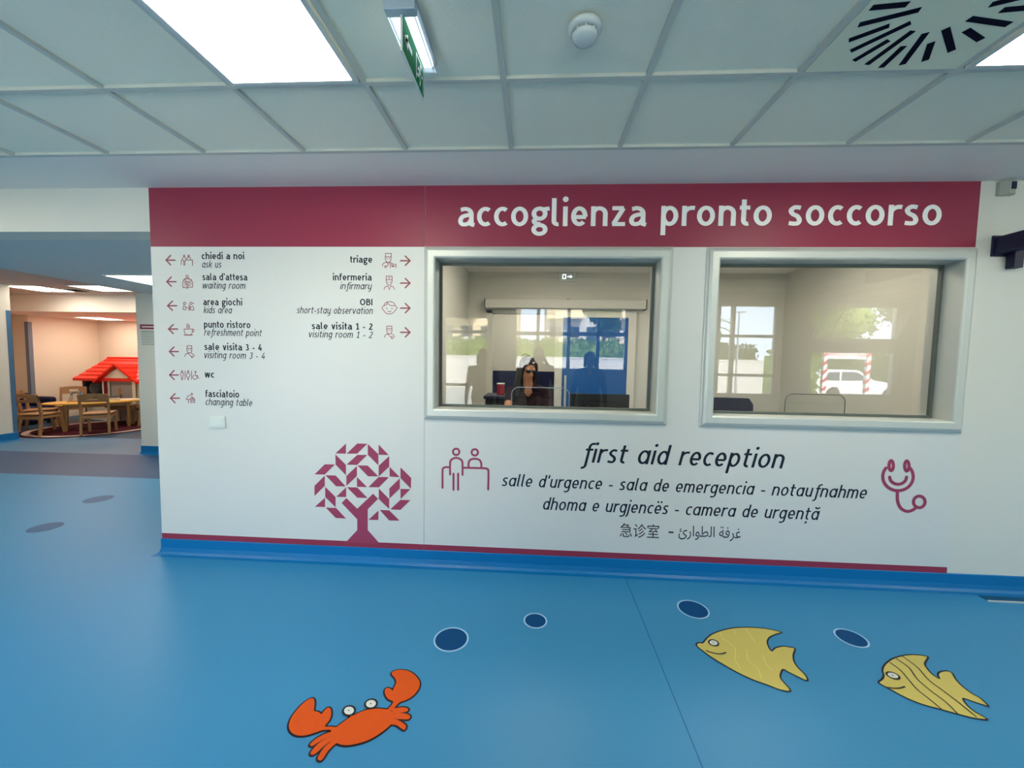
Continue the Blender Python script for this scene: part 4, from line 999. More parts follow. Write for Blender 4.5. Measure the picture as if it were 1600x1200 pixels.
leg_l = [[(600, 705), (548, 712), (480, 738), (405, 783), (368, 825), (390, 836), (440, 806), (525, 765), (600, 770)], [(600, 740), (524, 766), (450, 808), (390, 870), (372, 905), (395, 916), (440, 885), (490, 840), (552, 796), (610, 790)], [(610, 770), (556, 796), (490, 855), (445, 925), (438, 955), (466, 966), (492, 938), (530, 880), (602, 812), (650, 800)]]
leg_r = [[(1100, 512), (1160, 494), (1220, 494), (1246, 510), (1232, 527), (1180, 540), (1128, 552)], [(1124, 552), (1200, 544), (1250, 558), (1262, 576), (1246, 598), (1196, 598), (1122, 590)], [(1118, 594), (1170, 614), (1215, 645), (1225, 668), (1210, 692), (1184, 680), (1140, 650), (1086, 640)]]
for i, pg in enumerate(leg_l+leg_r): inlay('leg', crab, cfn, [pg], m_crab, ZC+0.00006*i, 0.015, zo=-0.0011)
inlay('claw', crab, cfn, [[(500, 662), (538, 610), (556, 560), (552, 508), (528, 494), (500, 515), (474, 550), (468, 552), (440, 532), (404, 522), (408, 470), (406, 428), (386, 410), (340, 430), (280, 480), (215, 560), (186, 620), (180, 670), (200, 712), (240, 738), (290, 745), (350, 738), (420, 716), (480, 696), (545, 694), (600, 716), (665, 705), (650, 655), (600, 669), (560, 665)]], m_crab, ZC+0.0005, 0.015, zo=-0.0016)
inlay('claw', crab, cfn, [[(1110, 440), (1070, 420), (1042, 382), (1036, 340), (1055, 319), (1085, 325), (1105, 342), (1120, 310), (1138, 270), (1128, 232), (1096, 192), (1120, 166), (1170, 156), (1240, 165), (1300, 200), (1340, 250), (1346, 300), (1322, 350), (1280, 394), (1230, 424), (1172, 446), (1134, 480), (1100, 520), (1056, 516), (1088, 480)]], m_crab, ZC+0.0005, 0.015, zo=-0.0016)
inlay('shell', crab, cfn, [[(600, 672), (660, 626), (750, 567), (870, 516), (960, 503), (1060, 513), (1118, 548), (1114, 608), (1080, 655), (1000, 720), (900, 780), (800, 814), (700, 831), (620, 818), (566, 782), (545, 740), (560, 702)]], m_crab, ZC+0.0008, 0.015, zo=-0.0019)
for (ex, ey, ry) in ((716, 526, 42), (912, 465, 40)):
    e = inlay('eye', crab, cfn, [ring(ex, ey, 54, ry, -0.25)], m_eye, ZF+0.0032, sm=False)
    ink = Ink(); ink.poly([cfn(*p) for p in ring(ex-2, ey, 6, 5)]); ink.floor('pupil', m_outline, e, ZF+0.0048)
for st in ([(724, 566), (742, 558), (758, 572), (730, 578)], [(894, 504), (918, 502), (924, 520), (896, 522)]): inlay('eye_stalk', crab, cfn, [st], m_crab, ZC, 0.015, sm=False, zo=-0.0011)
def fish(ox, oy, s, outline, eye, mouth, lines, line_m, lw, label):
    fn0 = ff(ox, oy, s); n = len(outline); c = (sum(p[0] for p in outline)/n, sum(p[1] for p in outline)/n)
    t = empty('fish_inlay', (*fn0(*c), 0)); tag(t, label, 'floor inlay'); fn = child_fn(fn0, t)
    bdy = inlay('fish_body', t, fn, [outline], m_fish, ZF, 0.0075, sm=True)
    ink = Ink()
    for l in lines: ink.ribbon([fn(*p) for p in smooth(l, 6)], lw)
    ink.floor('stripe', line_m, bdy, ZF+0.0008)
    e = inlay('eye', t, fn, [ring(*eye)], m_eye, ZF+0.0018, 0.0075, sm=False)
    ink = Ink(); ink.poly([fn(*p) for p in ring(eye[0]-2, eye[1], 6, 4)]); ink.floor('pupil', m_outline, e, ZF+0.0034)
    ink = Ink(); ink.ribbon([fn(*p) for p in smooth(mouth, 6)], 0.007); ink.floor('mouth', m_outline, t, ZF+0.0016)
fish(1060, 920, 6.154, [(172, 540), (182, 524), (205, 520), (233, 522), (270, 480), (320, 440), (400, 408), (500, 383), (600, 373), (720, 373), (830, 383), (920, 400), (994, 421), (940, 440), (880, 468), (855, 510), (865, 555), (895, 600), (930, 572), (1000, 555), (1060, 562), (1121, 577), (1106, 640), (1112, 700), (1150, 760), (1210, 820), (1240, 865), (1232, 888), (1150, 850), (1060, 805), (1007, 780), (982, 830), (988, 870), (1030, 920), (1066, 960), (1071, 990), (980, 976), (860, 930), (720, 880), (560, 805), (420, 725), (300, 650), (220, 590), (186, 562)],
     (338, 525, 47, 27, 0.25), [(265, 598), (320, 618), (400, 630), (460, 616)], [[(400, 420), (430, 480), (500, 530), (548, 590), (545, 680), (600, 780)], [(530, 395), (560, 450)], [(650, 385), (690, 450), (740, 520)], [(660, 590), (670, 690), (760, 770), (800, 870)], [(810, 640), (840, 720), (900, 790)]], m_fishline, 0.004, 'plain yellow fish inlaid in the floor, nearer the crab')
fish(1290, 960, 5.161, [(427, 546), (450, 530), (468, 500), (458, 450), (475, 410), (520, 370), (580, 345), (660, 328), (740, 328), (815, 340), (824, 355), (800, 400), (820, 440), (860, 485), (915, 519), (905, 490), (922, 466), (980, 458), (1020, 475), (1050, 525), (1100, 580), (1180, 640), (1250, 680), (1312, 740), (1280, 735), (1200, 710), (1112, 682), (1140, 735), (1200, 785), (1270, 825), (1302, 852), (1200, 841), (1060, 806), (930, 770), (800, 735), (680, 690), (580, 640), (500, 595), (445, 566)],
     (543, 498, 55, 22, 0.35), [(495, 593), (560, 600), (605, 597), (640, 586)], [[(515, 388), (600, 450), (670, 530), (740, 610), (830, 680), (940, 772)], [(568, 358), (670, 430), (740, 525), (850, 620), (970, 710), (1065, 805)], [(620, 340), (740, 430), (830, 530), (950, 620), (1100, 735), (1218, 832)]], m_outline, 0.006, 'yellow fish with three dark stripes inlaid at the right of the floor')
def spot(px, py, r, m, rim, label):
    x, y = floorpt(px, py); t = empty('spot_inlay', (x, y, 0)); tag(t, label, 'floor inlay', None)
    ink = Ink(); ink.poly(ring(0, 0, r, r, 0, 40)); d = ink.floor('disc', m, t, ZF)
    if rim: ink = Ink(); ink.ribbon(ring(0, 0, r, r, 0, 40), 0.009, True); ink.floor('rim', m_rim, t, ZF+0.0006)
spot(705, 999, 0.089, m_spot, True, 'largest deep blue pale rimmed spot in the floor, above the crab')
spot(836.5, 970, 0.064, m_spot, True, 'small deep blue pale rimmed spot in the floor left of the fish')
spot(1083, 952, 0.087, m_spot, True, 'deep blue pale rimmed spot above the plain yellow fish')
spot(1330, 997, 0.073, m_spot, True, 'deep blue pale rimmed spot above the striped yellow fish')
spot(154, 780, 0.115, m_spot_g, False, 'slate grey spot in the corridor floor, nearer the play room')
spot(71, 824, 0.108, m_spot_g, False, 'slate grey spot in the floor at the left edge')

# ================================================================== CORRIDOR AND PLAY ROOM
x0, z1 = wallpt(223, 507, 2.77); x1, z0 = wallpt(247, 540, 2.77)
t = empty('notice_board', ((x0+x1)/2, 2.77, (z0+z1)/2)); tag(t, 'small printed notice with maroon heading on the corridor wall end', 'notice')
hx, hz = 0.15, (z1-z0)/2
b = BM(); box(b, -hx, hx, -0.006, 0, -hz, hz); obj('sheet', b, m_paper, t)
b = BM(); box(b, -hx, hx, -0.008, -0.005, hz-0.068, hz); hd_ = obj('heading', b, m_maroon, t)
ink = Ink(); ink.ribbon([(-hx+0.03, hz-0.034), (hx-0.03, hz-0.034)], 0.014); ink.wall('printed_line', m_letter, hd_, -0.0085)
ink = Ink()
for i in range(9): ink.ribbon([(-hx+0.015, hz-0.10-i*0.024), (hx-0.015-0.05*(i % 3 == 2), hz-0.10-i*0.024)], 0.009 if i else 0.013)
ink.wall('printed_line', m_ink, t, -0.0065)
t = empty('corner_guard', (X_LEFT, YL_END, 0)); tag(t, 'blue corner guard at the end of the left wall', 'corner guard')
b = BM(); box(b, -0.06, 0.004, 0, 0.004, 0.145, 2.17); box(b, 0, 0.004, -0.06, 0.004, 0.145, 2.17); obj('guard_strip', b, m_guard, t)
t = empty('corner_guard', (-10.798, 5.138, 0)); tag(t, 'grey blue corner guard on the play room wall behind the chairs', 'corner guard')
b = BM(); box(b, 0, 0.004, -0.004, 0.07, 0.02, 2.13); box(b, -0.07, 0.004, -0.006, -0.002, 0.02, 2.13); obj('guard_strip', b, m_guard2, t)
# chairs
def child_chair():
    t = empty('childs_chair')
    def leg(pts, w, d):
        b = BM()
        for p, q in zip(pts, pts[1:]): bar(b, p, q, w, d, up=(0, 1, 0), bevel=0.004)
        obj('leg', b, m_wood, t)
    for sx in (-1, 1):
        leg([(sx*0.165, -0.21, 0), (sx*0.165, -0.165, 0.33), (sx*0.165, -0.19, 0.50), (sx*0.165, -0.245, 0.675)], 0.030, 0.036)
        leg([(sx*0.165, 0.20, 0), (sx*0.16, 0.155, 0.335)], 0.030, 0.036)
    b = BM(); box(b, -0.18, 0.18, -0.17, 0.19, 0.335, 0.355, bevel=0.008); obj('seat', b, m_wood, t)
    b = BM(); box(b, -0.15, 0.15, 0.145, 0.165, 0.27, 0.32); box(b, -0.15, 0.15, -0.18, -0.16, 0.27, 0.32)
    for sx in (-1, 1): box(b, sx*0.165-0.012, sx*0.165+0.012, -0.16, 0.15, 0.28, 0.32)
    obj('apron', b, m_wood, t)
    # curved backrest board with a hand hole
    bm = BM(); n = 12; hol = {5, 6}
    zr = [0.545, 0.588, 0.630, 0.672]
    def P(i, k, off):
        x = -0.18+0.36*i/n; cv = 0.03*(1-(x/0.18)**2); z = zr[k]+(0.018*(1-(x/0.18)**2) if k == 3 else 0)
        return (x, -0.212-0.30*(zr[k]-0.56)-cv+off, z)
    cache = {}
    def V(i, k, s):
        if (i, k, s) not in cache: cache[(i, k, s)] = bm.verts.new(P(i, k, 0.009 if s else -0.009))
        return cache[(i, k, s)]
    fl = lambda i, k: 0 <= i < n and 0 <= k < 3 and not (k == 1 and 4 <= i <= 7)
    for i in range(n):
        for k in range(3):
            if not fl(i, k): continue
            for s in (0, 1): bm.faces.new((V(i, k, s), V(i+1, k, s), V(i+1, k+1, s), V(i, k+1, s)))
            for di, dk, a, c in ((-1, 0, (i, k), (i, k+1)), (1, 0, (i+1, k), (i+1, k+1)), (0, -1, (i, k), (i+1, k)), (0, 1, (i, k+1), (i+1, k+1))):
                if not fl(i+di, k+dk): bm.faces.new((V(*a, 0), V(*c, 0), V(*c, 1), V(*a, 1)))
    bmesh.ops.recalc_face_normals(bm, faces=bm.faces[:]); obj('backrest', bm, m_wood, t)
    return t
def copy_tree(o, parent=None):
    c = o.copy(); COL.objects.link(c)
    if parent is not None: c.parent = parent
    for ch in [x for x in bpy.data.objects if x.parent == o and x is not c]: copy_tree(ch, c)
    return c
TABLE = (-8.66, 4.60); TROT = math.radians(50)
chairs = [((-8.88, 3.84), 12, 'small wooden chair with hand hole, nearest of the pair at the left table end'),
          ((-9.50, 4.30), -50, 'small wooden chair at the left table end, half behind another chair'),
          ((-8.06, 4.10), 36, 'small wooden chair seen from behind in front of the yellow table'),
          ((-9.72, 5.00), 222, 'small wooden chair behind the yellow table beside the bead maze'),
          ((-8.80, 5.24), 205, 'small wooden chair behind the table before the playhouse door'),
          ((-8.12, 5.12), 150, 'small wooden chair at the right table end by the wall')]
proto = child_chair()
for i, ((x, y), rz, lab) in enumerate(chairs):
    o = proto if i == 0 else copy_tree(proto)
    o.location = (x, y, 0.0085); o.scale = (1.1,)*3; o.rotation_euler = (0, 0, math.radians(rz)); tag(o, lab, 'chair', 'wooden childrens chairs round the table')
# table
t = empty('childs_table', (*TABLE, 0.0085), TROT); tag(t, 'low oval yellow topped wooden table in the play room', 'table')
b = BM(); lathe(b, [(0.995, 0.508), (1.0, 0.512), (1.0, 0.530), (0.995, 0.534)], 48); bmesh.ops.scale(b, vec=(0.72, 0.40, 1), verts=b.verts[:]); obj('table_top', b, m_wood_y, t)
b = BM(); box(b, -0.42, 0.42, -0.20, -0.17, 0.43, 0.508); box(b, -0.42, 0.42, 0.17, 0.20, 0.43, 0.508); box(b, -0.43, -0.40, -0.2, 0.2, 0.43, 0.508); box(b, 0.40, 0.43, -0.2, 0.2, 0.43, 0.508); obj('apron', b, m_wood, t)
for sx in (-1, 1):
    for sy in (-1, 1):
        b = BM(); tube(b, [(sx*0.43, sy*0.185, 0), (sx*0.42, sy*0.18, 0.508)], [0.026, 0.034], 12); obj('leg', b, m_wood, t)
# bead maze toy, book tray and paper on the table
def on_table(u, v): c, s = math.cos(TROT), math.sin(TROT); return (TABLE[0]+u*c-v*s, TABLE[1]+u*s+v*c, 0.5425)
t = empty('bead_maze', on_table(-0.28, 0.05), 0.4); tag(t, 'wire bead maze toy standing on the yellow table', 'toy')
b = BM(); box(b, -0.11, 0.11, -0.07, 0.07, 0, 0.018, bevel=0.004); obj('toy_base', b, m_wood, t)
for i, (y, m) in enumerate(((-0.04, m_mroon_pl), (0.0, m_green), (0.04, m_steel))):
    pts = [(0.09*math.cos(a)+0.015*math.sin(3*a), y+0.02*math.sin(2*a+i), 0.018+(0.15+0.02*i)*math.sin(a)) for a in [k*math.pi/16 for k in range(17)]]
    b = BM(); tube(b, pts, 0.004, 6); q = obj('wire', b, m, t)
    for k in (3, 5, 11):
        b = BM(); ellipsoid(b, pts[k], (0.013, 0.013, 0.013), None, 10); obj('bead', b, (m_red, m_wood_y, m_base)[k % 3], q, True)
t = empty('toy_tray', on_table(0.16, 0.02), 0.3); tag(t, 'flat dark blue toy tray raised above the yellow table', 'toy')
b = BM(); box(b, -0.16, 0.16, -0.09, 0.09, 0.06, 0.075, bevel=0.004); obj('tray_top', b, m_wains, t)
b = BM(); box(b, -0.14, 0.14, -0.07, 0.07, 0, 0.06); obj('tray_base', b, m_paper, t)
t = empty('open_book', on_table(0.46, -0.03), 0.9); tag(t, 'open white booklet lying at the right of the yellow table', 'book')
b = BM(); prism(b, [(-0.14, 0.0), (-0.14, 0.006), (-0.05, 0.016), (0, 0.008), (0.05, 0.016), (0.14, 0.006), (0.14, 0.0)], -0.1, 0.1); obj('pages', b, m_paper, t)
# round rug
t = empty('play_rug', (-8.66, 4.6, 0)); tag(t, 'dark red rug with a pale ring under the table', 'rug')
b = BM(); lathe(b, [(1.05, 0.0), (1.05, 0.006), (1.04, 0.008)], 56); obj('rug_pile', b, mat('dark red rug', srgb(74, 26, 38), 0.9, 0.1, noise=0.2, nscale=90), t)
ink = Ink(); ink.ribbon(ring(0, 0, 0.93, 0.93, 0, 56), 0.10, True); ink.floor('pale_ring', mat('pale rug pile', srgb(206, 192, 178), 0.9, 0.1), t, 0.0088)
# dark armchair by the play room wall
t = empty('armchair', (-10.50, 4.70, 0), math.radians(-90)); tag(t, 'low dark navy armchair in the far left of the play room', 'armchair')
b = BM(); box(b, -0.30, 0.30, -0.28, 0.30, 0.05, 0.36, bevel=0.04); obj('seat', b, m_wains, t)
b = BM(); box(b, -0.38, 0.38, -0.36, -0.2, 0.05, 0.62, bevel=0.05); obj('backrest', b, m_wains, t)
for sx in (-1, 1):
    b = BM(); box(b, sx*0.35-0.07, sx*0.35+0.07, -0.30, 0.32, 0.05, 0.55, bevel=0.05); obj('armrest', b, m_wains, t)
for sx in (-1, 1):
    for sy in (-1, 1):
        b = BM(); box(b, sx*0.3-0.02, sx*0.3+0.02, sy*0.25-0.02, sy*0.25+0.02, 0, 0.06); obj('leg', b, m_black, t)
# playhouse: front face towards the camera at its own y = 0
HX = -9.98; t = empty('playhouse', (HX, 5.46, 0)); tag(t, 'toy playhouse with red plank roof and cream walls', 'playhouse')
WH, RIDGE, DEP, LEN = 0.96, 1.375, 0.98, 1.85
gx, gz = 0.95, 1.25         # porch gable peak
b = BM(); holed_slab(b, 0, 0.55, 0, WH+0.02, [(0.12, 0.42, 0.57, 0.87)], 0, 0.04); obj('front_wall', b, m_cream, t)
b = BM(); prism(b, [(0.55, 0), (0.55, 0.95), (gx, gz-0.06), (1.31, 0.95), (1.31, 0), (1.24, 0), (1.24, 0.90), (0.68, 0.90), (0.68, 0)], -0.10, -0.06); box(b, 0.55, 0.59, -0.08, 0.04, 0, 0.95); box(b, 1.27, 1.31, -0.08, 0.04, 0, 0.95); obj('porch_wall', b, m_cream, t)
b = BM(); box(b, 1.31, LEN, 0, 0.04, 0, WH+0.02); obj('front_wall', b, m_cream, t)
b = BM(); prism(b, [(0, 0), (0, WH), (DEP/2, RIDGE-0.06), (DEP, WH), (DEP, 0)], 0, 0.04, axis='x'); obj('side_wall', b, m_cream, t)
b = BM(); prism(b, [(0, 0), (0, WH), (DEP/2, RIDGE-0.06), (DEP, WH), (DEP, 0)], LEN-0.04, LEN, axis='x'); obj('side_wall', b, m_cream, t)
b = BM(); holed_slab(b, 0, LEN, 0, WH, [(0.08, LEN-0.08, 0.35, WH-0.06)], DEP-0.04, DEP); obj('back_wall', b, m_cream, t)  # wide opening added so lit wall brightens the view through the round window
b = BM(); box(b, 0.69, 1.23, -0.05, -0.02, 0.02, 0.89, bevel=0.004); dr = obj('door', b, m_greyplast, t)
b = BM(); box(b, 0.60, 0.675, -0.115, -0.10, 0.30, 0.90); obj('door_trim', b, m_mroon_pl, t)
b = BM(); tube(b, [(0.27+0.185*math.cos(a*math.pi/16), -0.03, 0.72+0.175*math.sin(a*math.pi/16)) for a in range(32)], 0.048, 10, True); obj('round_window', b, m_black, t)
b = BM(); box(b, 0.005, 0.045, -0.03, 0.0, 0.50, 0.90); obj('shutter', b, m_mroon_pl, t)
b = BM(); box(b, 0.47, 0.525, -0.04, 0.0, 0.62, 0.78, bevel=0.01); box(b, 0.482, 0.513, -0.045, -0.035, 0.66, 0.74); obj('letter_box', b, m_mroon_pl, t)
b = BM()
ov = 0.13; sl = (RIDGE-0.0-(WH-0.06))/(DEP/2+ov); npl = 6
for side in (0, 1):
    for i in range(npl):
        a0, a1 = i/npl, (i+1)/npl
        def yz(a, lift): 
            y = -ov+(DEP/2+ov)*a; z = WH-0.06+(RIDGE-WH+0.06)*a+lift
            return (y if side == 0 else DEP-y, z)
        P = [yz(a0, 0.035), yz(a1, 0.012), yz(a1, -0.02), yz(a0, -0.02)]
        ins = 0.10*a0, 0.10*a1
        prism(b, P, -0.11+0.17*(a0+a1)/2, LEN+0.11-0.17*(a0+a1)/2, axis='x')
box(b, 0.06, LEN-0.06, DEP/2-0.05, DEP/2+0.05, RIDGE-0.02, RIDGE+0.03, bevel=0.01)
obj('roof', b, m_red, t)
b = BM()
for sx in (-1, 1):
    for i in range(4):
        a0, a1 = i/4, (i+1)/4
        P = [(gx+sx*(0.50*(1-a0)), 0.86+(gz-0.86)*a0+0.03), (gx+sx*(0.50*(1-a1)), 0.86+(gz-0.86)*a1+0.012), (gx+sx*(0.50*(1-a1)), 0.86+(gz-0.86)*a1-0.025), (gx+sx*(0.50*(1-a0)), 0.86+(gz-0.86)*a0-0.025)]
        prism(b, P, -0.2, 0.36)
obj('porch_roof', b, m_red, t)
# light switch on play room back wall
t = empty('wall_socket', (-8.95, 6.5, 1.32)); tag(t, 'tiny white wall plate on the play room back wall by the wall end', 'socket')
b = BM(); box(b, -0.04, 0.04, -0.01, 0, -0.04, 0.04, bevel=0.003); obj('plate', b, m_plastic, t)

# ================================================================== THE GLAZED WALL AND THE OUTSIDE, SEEN IN THE GLASS
def hall_window(name, op, xm, zm, label, m=m_alu):
    x0, x1, z0, z1 = op; t = bpy.data.objects.new(name, None); link(t); t['kind'] = 'structure'; t['label'] = label; t['category'] = 'window'
    y0, y1 = Y_BACK-0.13, Y_BACK-0.06; b = BM(); f = 0.05
    holed_slab(b, x0, x1, z0, z1, [(x0+f, x1-f, z0+f, z1-f)], y0, y1)
    for x in xm: box(b, x-0.03, x+0.03, y0, y1, z0+f, z1-f)
    for z in zm: box(b, x0+f, x1-f, y0, y1, z[0], z[1])
    obj('window_frame', b, m, t)
    bm = BM(); v = [bm.verts.new(p) for p in ((x0, (y0+y1)/2, z0), (x1, (y0+y1)/2, z0), (x1, (y0+y1)/2, z1), (x0, (y0+y1)/2, z1))]; bm.faces.new(v); obj('window_pane', bm, m_pane_hall, t)
    return t
hall_window('window_3', HALL_WINDOWS[0], [-4.05], [(1.98, 2.04)], 'hall window beside the entrance, outside the photo')
hall_window('window_4', HALL_WINDOWS[1], [-1.72], [(1.98, 2.04), (0.98, 1.03)], 'hall window mirrored at the left of the left window')
hall_window('window_5', HALL_WINDOWS[2], [0.05, 0.62, 1.16], [(1.96, 2.03)], 'glazed entrance mirrored in the middle of the left window')
hall_window('window_6', HALL_WINDOWS[3], [3.58], [(1.97, 2.02), (1.26, 1.31)], 'tall window mirrored at the left of the right window')
w7 = hall_window('window_7', HALL_WINDOWS[4], [], [(1.72, 1.93)], 'window with tilted top sash mirrored in the right window')
b = BM(); P0, P1 = (5.0, Y_BACK-0.02, 2.56), (6.34, Y_BACK-0.02, 2.56)
for p, q in (((4.96, Y_BACK+0.28, 2.50), (6.38, Y_BACK+0.28, 2.50)), ((4.96, Y_BACK+0.28, 2.50), (4.96, Y_BACK-0.05, 1.95)), ((6.38, Y_BACK+0.28, 2.50), (6.38, Y_BACK-0.05, 1.95)), ((4.96, Y_BACK-0.05, 1.95), (6.38, Y_BACK-0.05, 1.95))): bar(b, p, q, 0.045, 0.045)
obj('tilted_sash', b, m_alu, w7)
b = BM(); box(b, -60, 60, -70, -4.7, -0.35, -0.15); struct('ground', b, m_asphalt, 'pale paved ground outside mirrored in the windows', 'ground')
def leaves(bm, c, r, n, s, seed):
    rnd = random.Random(seed)
    for _ in range(n):
        d = Vector((rnd.gauss(0, 1), rnd.gauss(0, 1), rnd.gauss(0, 1))).normalized(); k = rnd.uniform(0.72, 1.02)
        p = Vector(c)+Vector((d.x*r[0], d.y*r[1], d.z*r[2]))*k
        u = Vector((rnd.gauss(0, 1), rnd.gauss(0, 1), rnd.gauss(0, 1))).normalized(); v = u.orthogonal().normalized()*s*rnd.uniform(0.6, 1.2); u = u*s*rnd.uniform(0.8, 1.6)
        bm.faces.new([bm.verts.new(p+q) for q in (-u, -v*0.6, u, v*0.6)])
def tree(x, y, h, r, m, label, seed):
    t = empty('leafy_tree', (x, y, -0.15)); tag(t, label, 'tree', 'trees outside the glazed wall')
    b = BM(); tube(b, [(0, 0, 0), (0.08, 0.03, h*0.3), (0, 0, h*0.6)], [0.22, 0.16, 0.08], 10)
    for a in range(4): tube(b, [(0.03, 0, h*(0.34+0.04*a)), (r*0.5*math.cos(a*1.6), r*0.5*math.sin(a*1.6), h*(0.58+0.06*a))], [0.08, 0.03], 8)
    obj('trunk', b, m_bark, t)
    b = BM(); rnd = random.Random(seed)
    for k in range(9):
        a = rnd.uniform(0, 6.28); rr = r*rnd.uniform(0.1, 0.6); q = r*rnd.uniform(0.4, 0.6)
        c = (rr*math.cos(a), rr*math.sin(a), h*rnd.uniform(0.5, 0.88)); ellipsoid(b, c, (q*0.8, q*0.8, q*0.65), None, 10); leaves(b, c, (q, q, q*0.8), 330, 0.16, seed*31+k)
    obj('crown', b, m, t)
def bush(x0, x1, y, h, m, label, seed, name='hedge', grp=None):
    t = empty(name, ((x0+x1)/2, y, -0.15)); tag(t, label, 'hedge', grp); w = (x1-x0)/2
    b = BM(); rnd = random.Random(seed); nx = max(4, int(w*4))
    for k in range(nx):                                   # twiggy core with an uneven top, leaves over it
        x = -w+2*w*(k+0.5)/nx; hh = h*rnd.uniform(0.80, 0.94); box(b, x-w/nx, x+w/nx, -0.45, 0.45, 0, hh)
        for _ in range(150):
            f = rnd.random(); p = Vector((x+rnd.uniform(-1.2, 1.2)*w/nx, 0.5+rnd.uniform(-0.05, 0.15), rnd.uniform(0, hh+0.1))) if f < 0.7 else Vector((x+rnd.uniform(-1.2, 1.2)*w/nx, rnd.uniform(-0.5, 0.6), hh+rnd.uniform(-0.05, 0.28)))
            u = Vector((rnd.gauss(0, 1), rnd.gauss(0, 0.4), rnd.gauss(0, 1))).normalized(); v = u.orthogonal().normalized()*0.09; u = u*0.13
            b.faces.new([b.verts.new(p+q) for q in (-u, -v*0.6, u, v*0.6)])
    obj('hedge_leaves', b, m, t)
def block_of_flats(x, y, w, d, floors, m, label, bays):
    t = empty('apartment_building', (x, y, -0.15)); tag(t, label, 'building')
    b = BM(); box(b, -w/2, w/2, -d/2, d/2, 0, floors*3.1+0.6); obj('facade', b, m, t)
    bw = w/bays
    for fl in range(1, floors):
        for k in range(bays):
            cx = -w/2+bw*(k+0.5)
            b = BM(); box(b, cx-bw*0.3, cx+bw*0.3, d/2-0.05, d/2+0.02, fl*3.1+0.15, fl*3.1+2.2); obj('window', b, m_win, t)
            if k % 3 != 2:
                b = BM(); box(b, cx-bw*0.46, cx+bw*0.46, d/2, d/2+1.2, fl*3.1-0.12, fl*3.1+0.05); box(b, cx-bw*0.46, cx+bw*0.46, d/2+1.12, d/2+1.2, fl*3.1+0.05, fl*3.1+0.95); obj('balcony', b, m_render_w if m is not m_render_w else m_render_c, t)
    b = BM(); box(b, -w/2-0.3, w/2+0.3, -d/2-0.3, d/2+0.3, floors*3.1+0.6, floors*3.1+0.85); obj('roof', b, m_brick, t)
block_of_flats(-6.5, -46, 9.0, 10, 5, m_render_c, 'cream apartment block mirrored at the left of the left window', 4)
block_of_flats(6.2, -46, 10.0, 10, 6, m_render_w, 'white apartment block with rows of cream balconies mirrored in the left window', 5)
bush(-10, 7.5, -24, 3.1, m_leaf, 'long sunlit hedge mirrored across the left window', 11)
t = empty('garden_wall', (-1, -19.5, -0.15)); tag(t, 'low white boundary wall mirrored below the hedge', 'wall')
b = BM(); box(b, -15, 15, -0.1, 0.1, 0, 1.75); obj('wall_body', b, m_render_w, t)
b = BM(); box(b, -15, 15, -0.14, 0.14, 1.75, 1.83); obj('wall_coping', b, m_render_w, t)
tree(5.6, -30, 8.0, 2.2, m_leaf_d, 'dark tree mirrored over the blue door in the left window', 3)
tree(19.6, -25, 8.6, 3.5, m_leaf, 'large leafy tree mirrored in the tilted sash of the right window', 5)
tree(27.5, -27, 8.0, 2.8, m_leaf_d, 'darker leafy tree mirrored at the right of the right window', 8)
bush(14.6, 21.5, -20.6, 2.5, m_leaf_d, 'dark hedge mirrored behind the white car', 77)
bush(9.2, 12.9, -21.5, 3.0, m_leaf_d, 'dark hedge mirrored in the narrow pane of the right window', 40)
bush(8.6, 9.9, -12.0, 2.3, m_leaf, 'sunlit bush mirrored beside the red and white gate', 60, 'bush')
t = empty('lamp_post', (10.25, -17.8, -0.15)); tag(t, 'tall grey lamp post mirrored against the blue sky', 'lamp post')
b = BM(); tube(b, [(0, 0, 0), (0, 0, 4.2)], [0.06, 0.035], 10); obj('mast', b, m_mast, t)
b = BM(); box(b, -0.3, 0.3, -0.08, 0.08, 4.18, 4.26, bevel=0.02); obj('lamp_head', b, m_mast, t)
t = empty('palm_tree', (8.7, -17.4, -0.15)); tag(t, 'palm mirrored at the left edge of the right window', 'palm')
b = BM(); tube(b, [(0, 0, 0), (0.1, 0, 1.6), (0, 0, 3.4)], [0.2, 0.16, 0.14], 10); obj('trunk', b, m_bark, t)
b = BM()
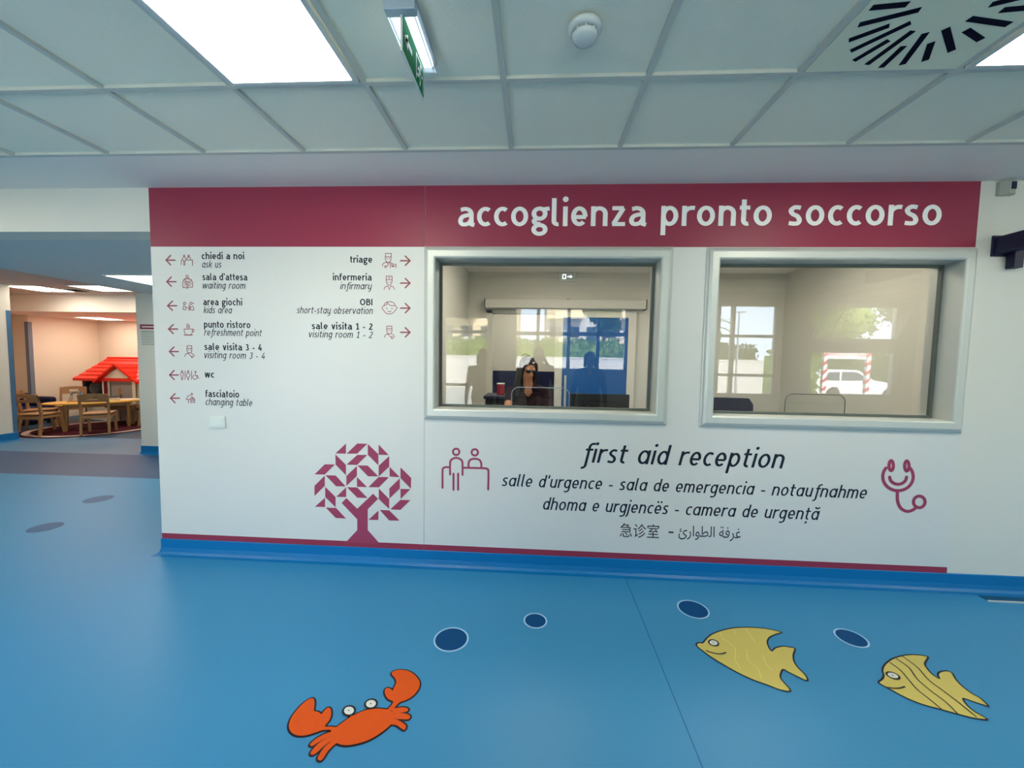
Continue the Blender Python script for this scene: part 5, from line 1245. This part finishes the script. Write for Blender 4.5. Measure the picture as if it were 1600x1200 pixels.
for k in range(16):
    a = k*2*math.pi/16; el = 0.9 if k % 2 else 0.3
    for s in range(6):
        r0, r1 = s*0.22, (s+1)*0.22; zf = lambda r: 3.4+r*el-0.55*r*r; wd = 0.16*(1-s/7)
        c0 = Vector((r0*math.cos(a), r0*math.sin(a), zf(r0))); c1 = Vector((r1*math.cos(a), r1*math.sin(a), zf(r1))); n_ = Vector((-math.sin(a), math.cos(a), 0))*wd
        bm_f = [b.verts.new(p) for p in (c0-n_, c0+n_, c1+n_*0.8, c1-n_*0.8)]; b.faces.new(bm_f)
obj('fronds', b, m_leaf, t)
# the red and white gate with the banner
gy = -11.5
t = empty('banner_gate', (10.84, gy, -0.15)); tag(t, 'red and white gate with a red lettered banner mirrored in the right window', 'gate')
for x in (-0.72, 0.72):
    b = BM(); box(b, x-0.06, x+0.06, -0.06, 0.06, 0, 2.2); q = obj('post', b, m_tent, t)
    b = BM()
    for k in range(7): prism(b, [(x-0.065, 0.1+k*0.3), (x+0.065, 0.2+k*0.3), (x+0.065, 0.33+k*0.3), (x-0.065, 0.23+k*0.3)], -0.064, 0.064)
    obj('red_band', b, m_redpaint, q)
b = BM(); box(b, -0.79, 0.79, -0.03, 0.03, 1.86, 2.17); q = obj('banner', b, m_tent, t)
ink = lettering('PRONTO SOCCORSO', 0.2); x0, x1 = min(p[0] for p in ink.v), max(p[0] for p in ink.v)
o = ink.mapped(lambda a, c: (-0.72+(a-x0)/(x1-x0)*1.44, 1.93+c*0.14)).wall('banner_lettering', m_redpaint, q, 0)
o.rotation_euler = (0, 0, math.pi); o.location = (0, 0.034, 0)
t = empty('white_car', (15.1, -17.0, -0.15)); tag(t, 'white parked car mirrored behind the red and white gate', 'car')
b = BM(); prism(b, [(-2.0, 0.30), (-2.05, 0.85), (-1.75, 1.38), (-0.2, 1.42), (0.55, 0.95), (1.75, 0.78), (1.95, 0.55), (1.95, 0.30)], -0.82, 0.82); obj('car_body', b, m_tent, t)
b = BM(); prism(b, [(-0.9, 0.92), (-0.9, 1.32), (-0.25, 1.34), (0.35, 0.95)], 0.82, 0.83); prism(b, [(-1.65, 0.92), (-1.5, 1.30), (-1.0, 1.32), (-1.0, 0.92)], 0.82, 0.83); obj('side_window', b, m_win, t)
for x in (-1.25, 1.25):
    b = BM(); tube(b, [(x, 0.64, 0.31), (x, 0.85, 0.31)], 0.31, 20); obj('wheel', b, m_black, t)
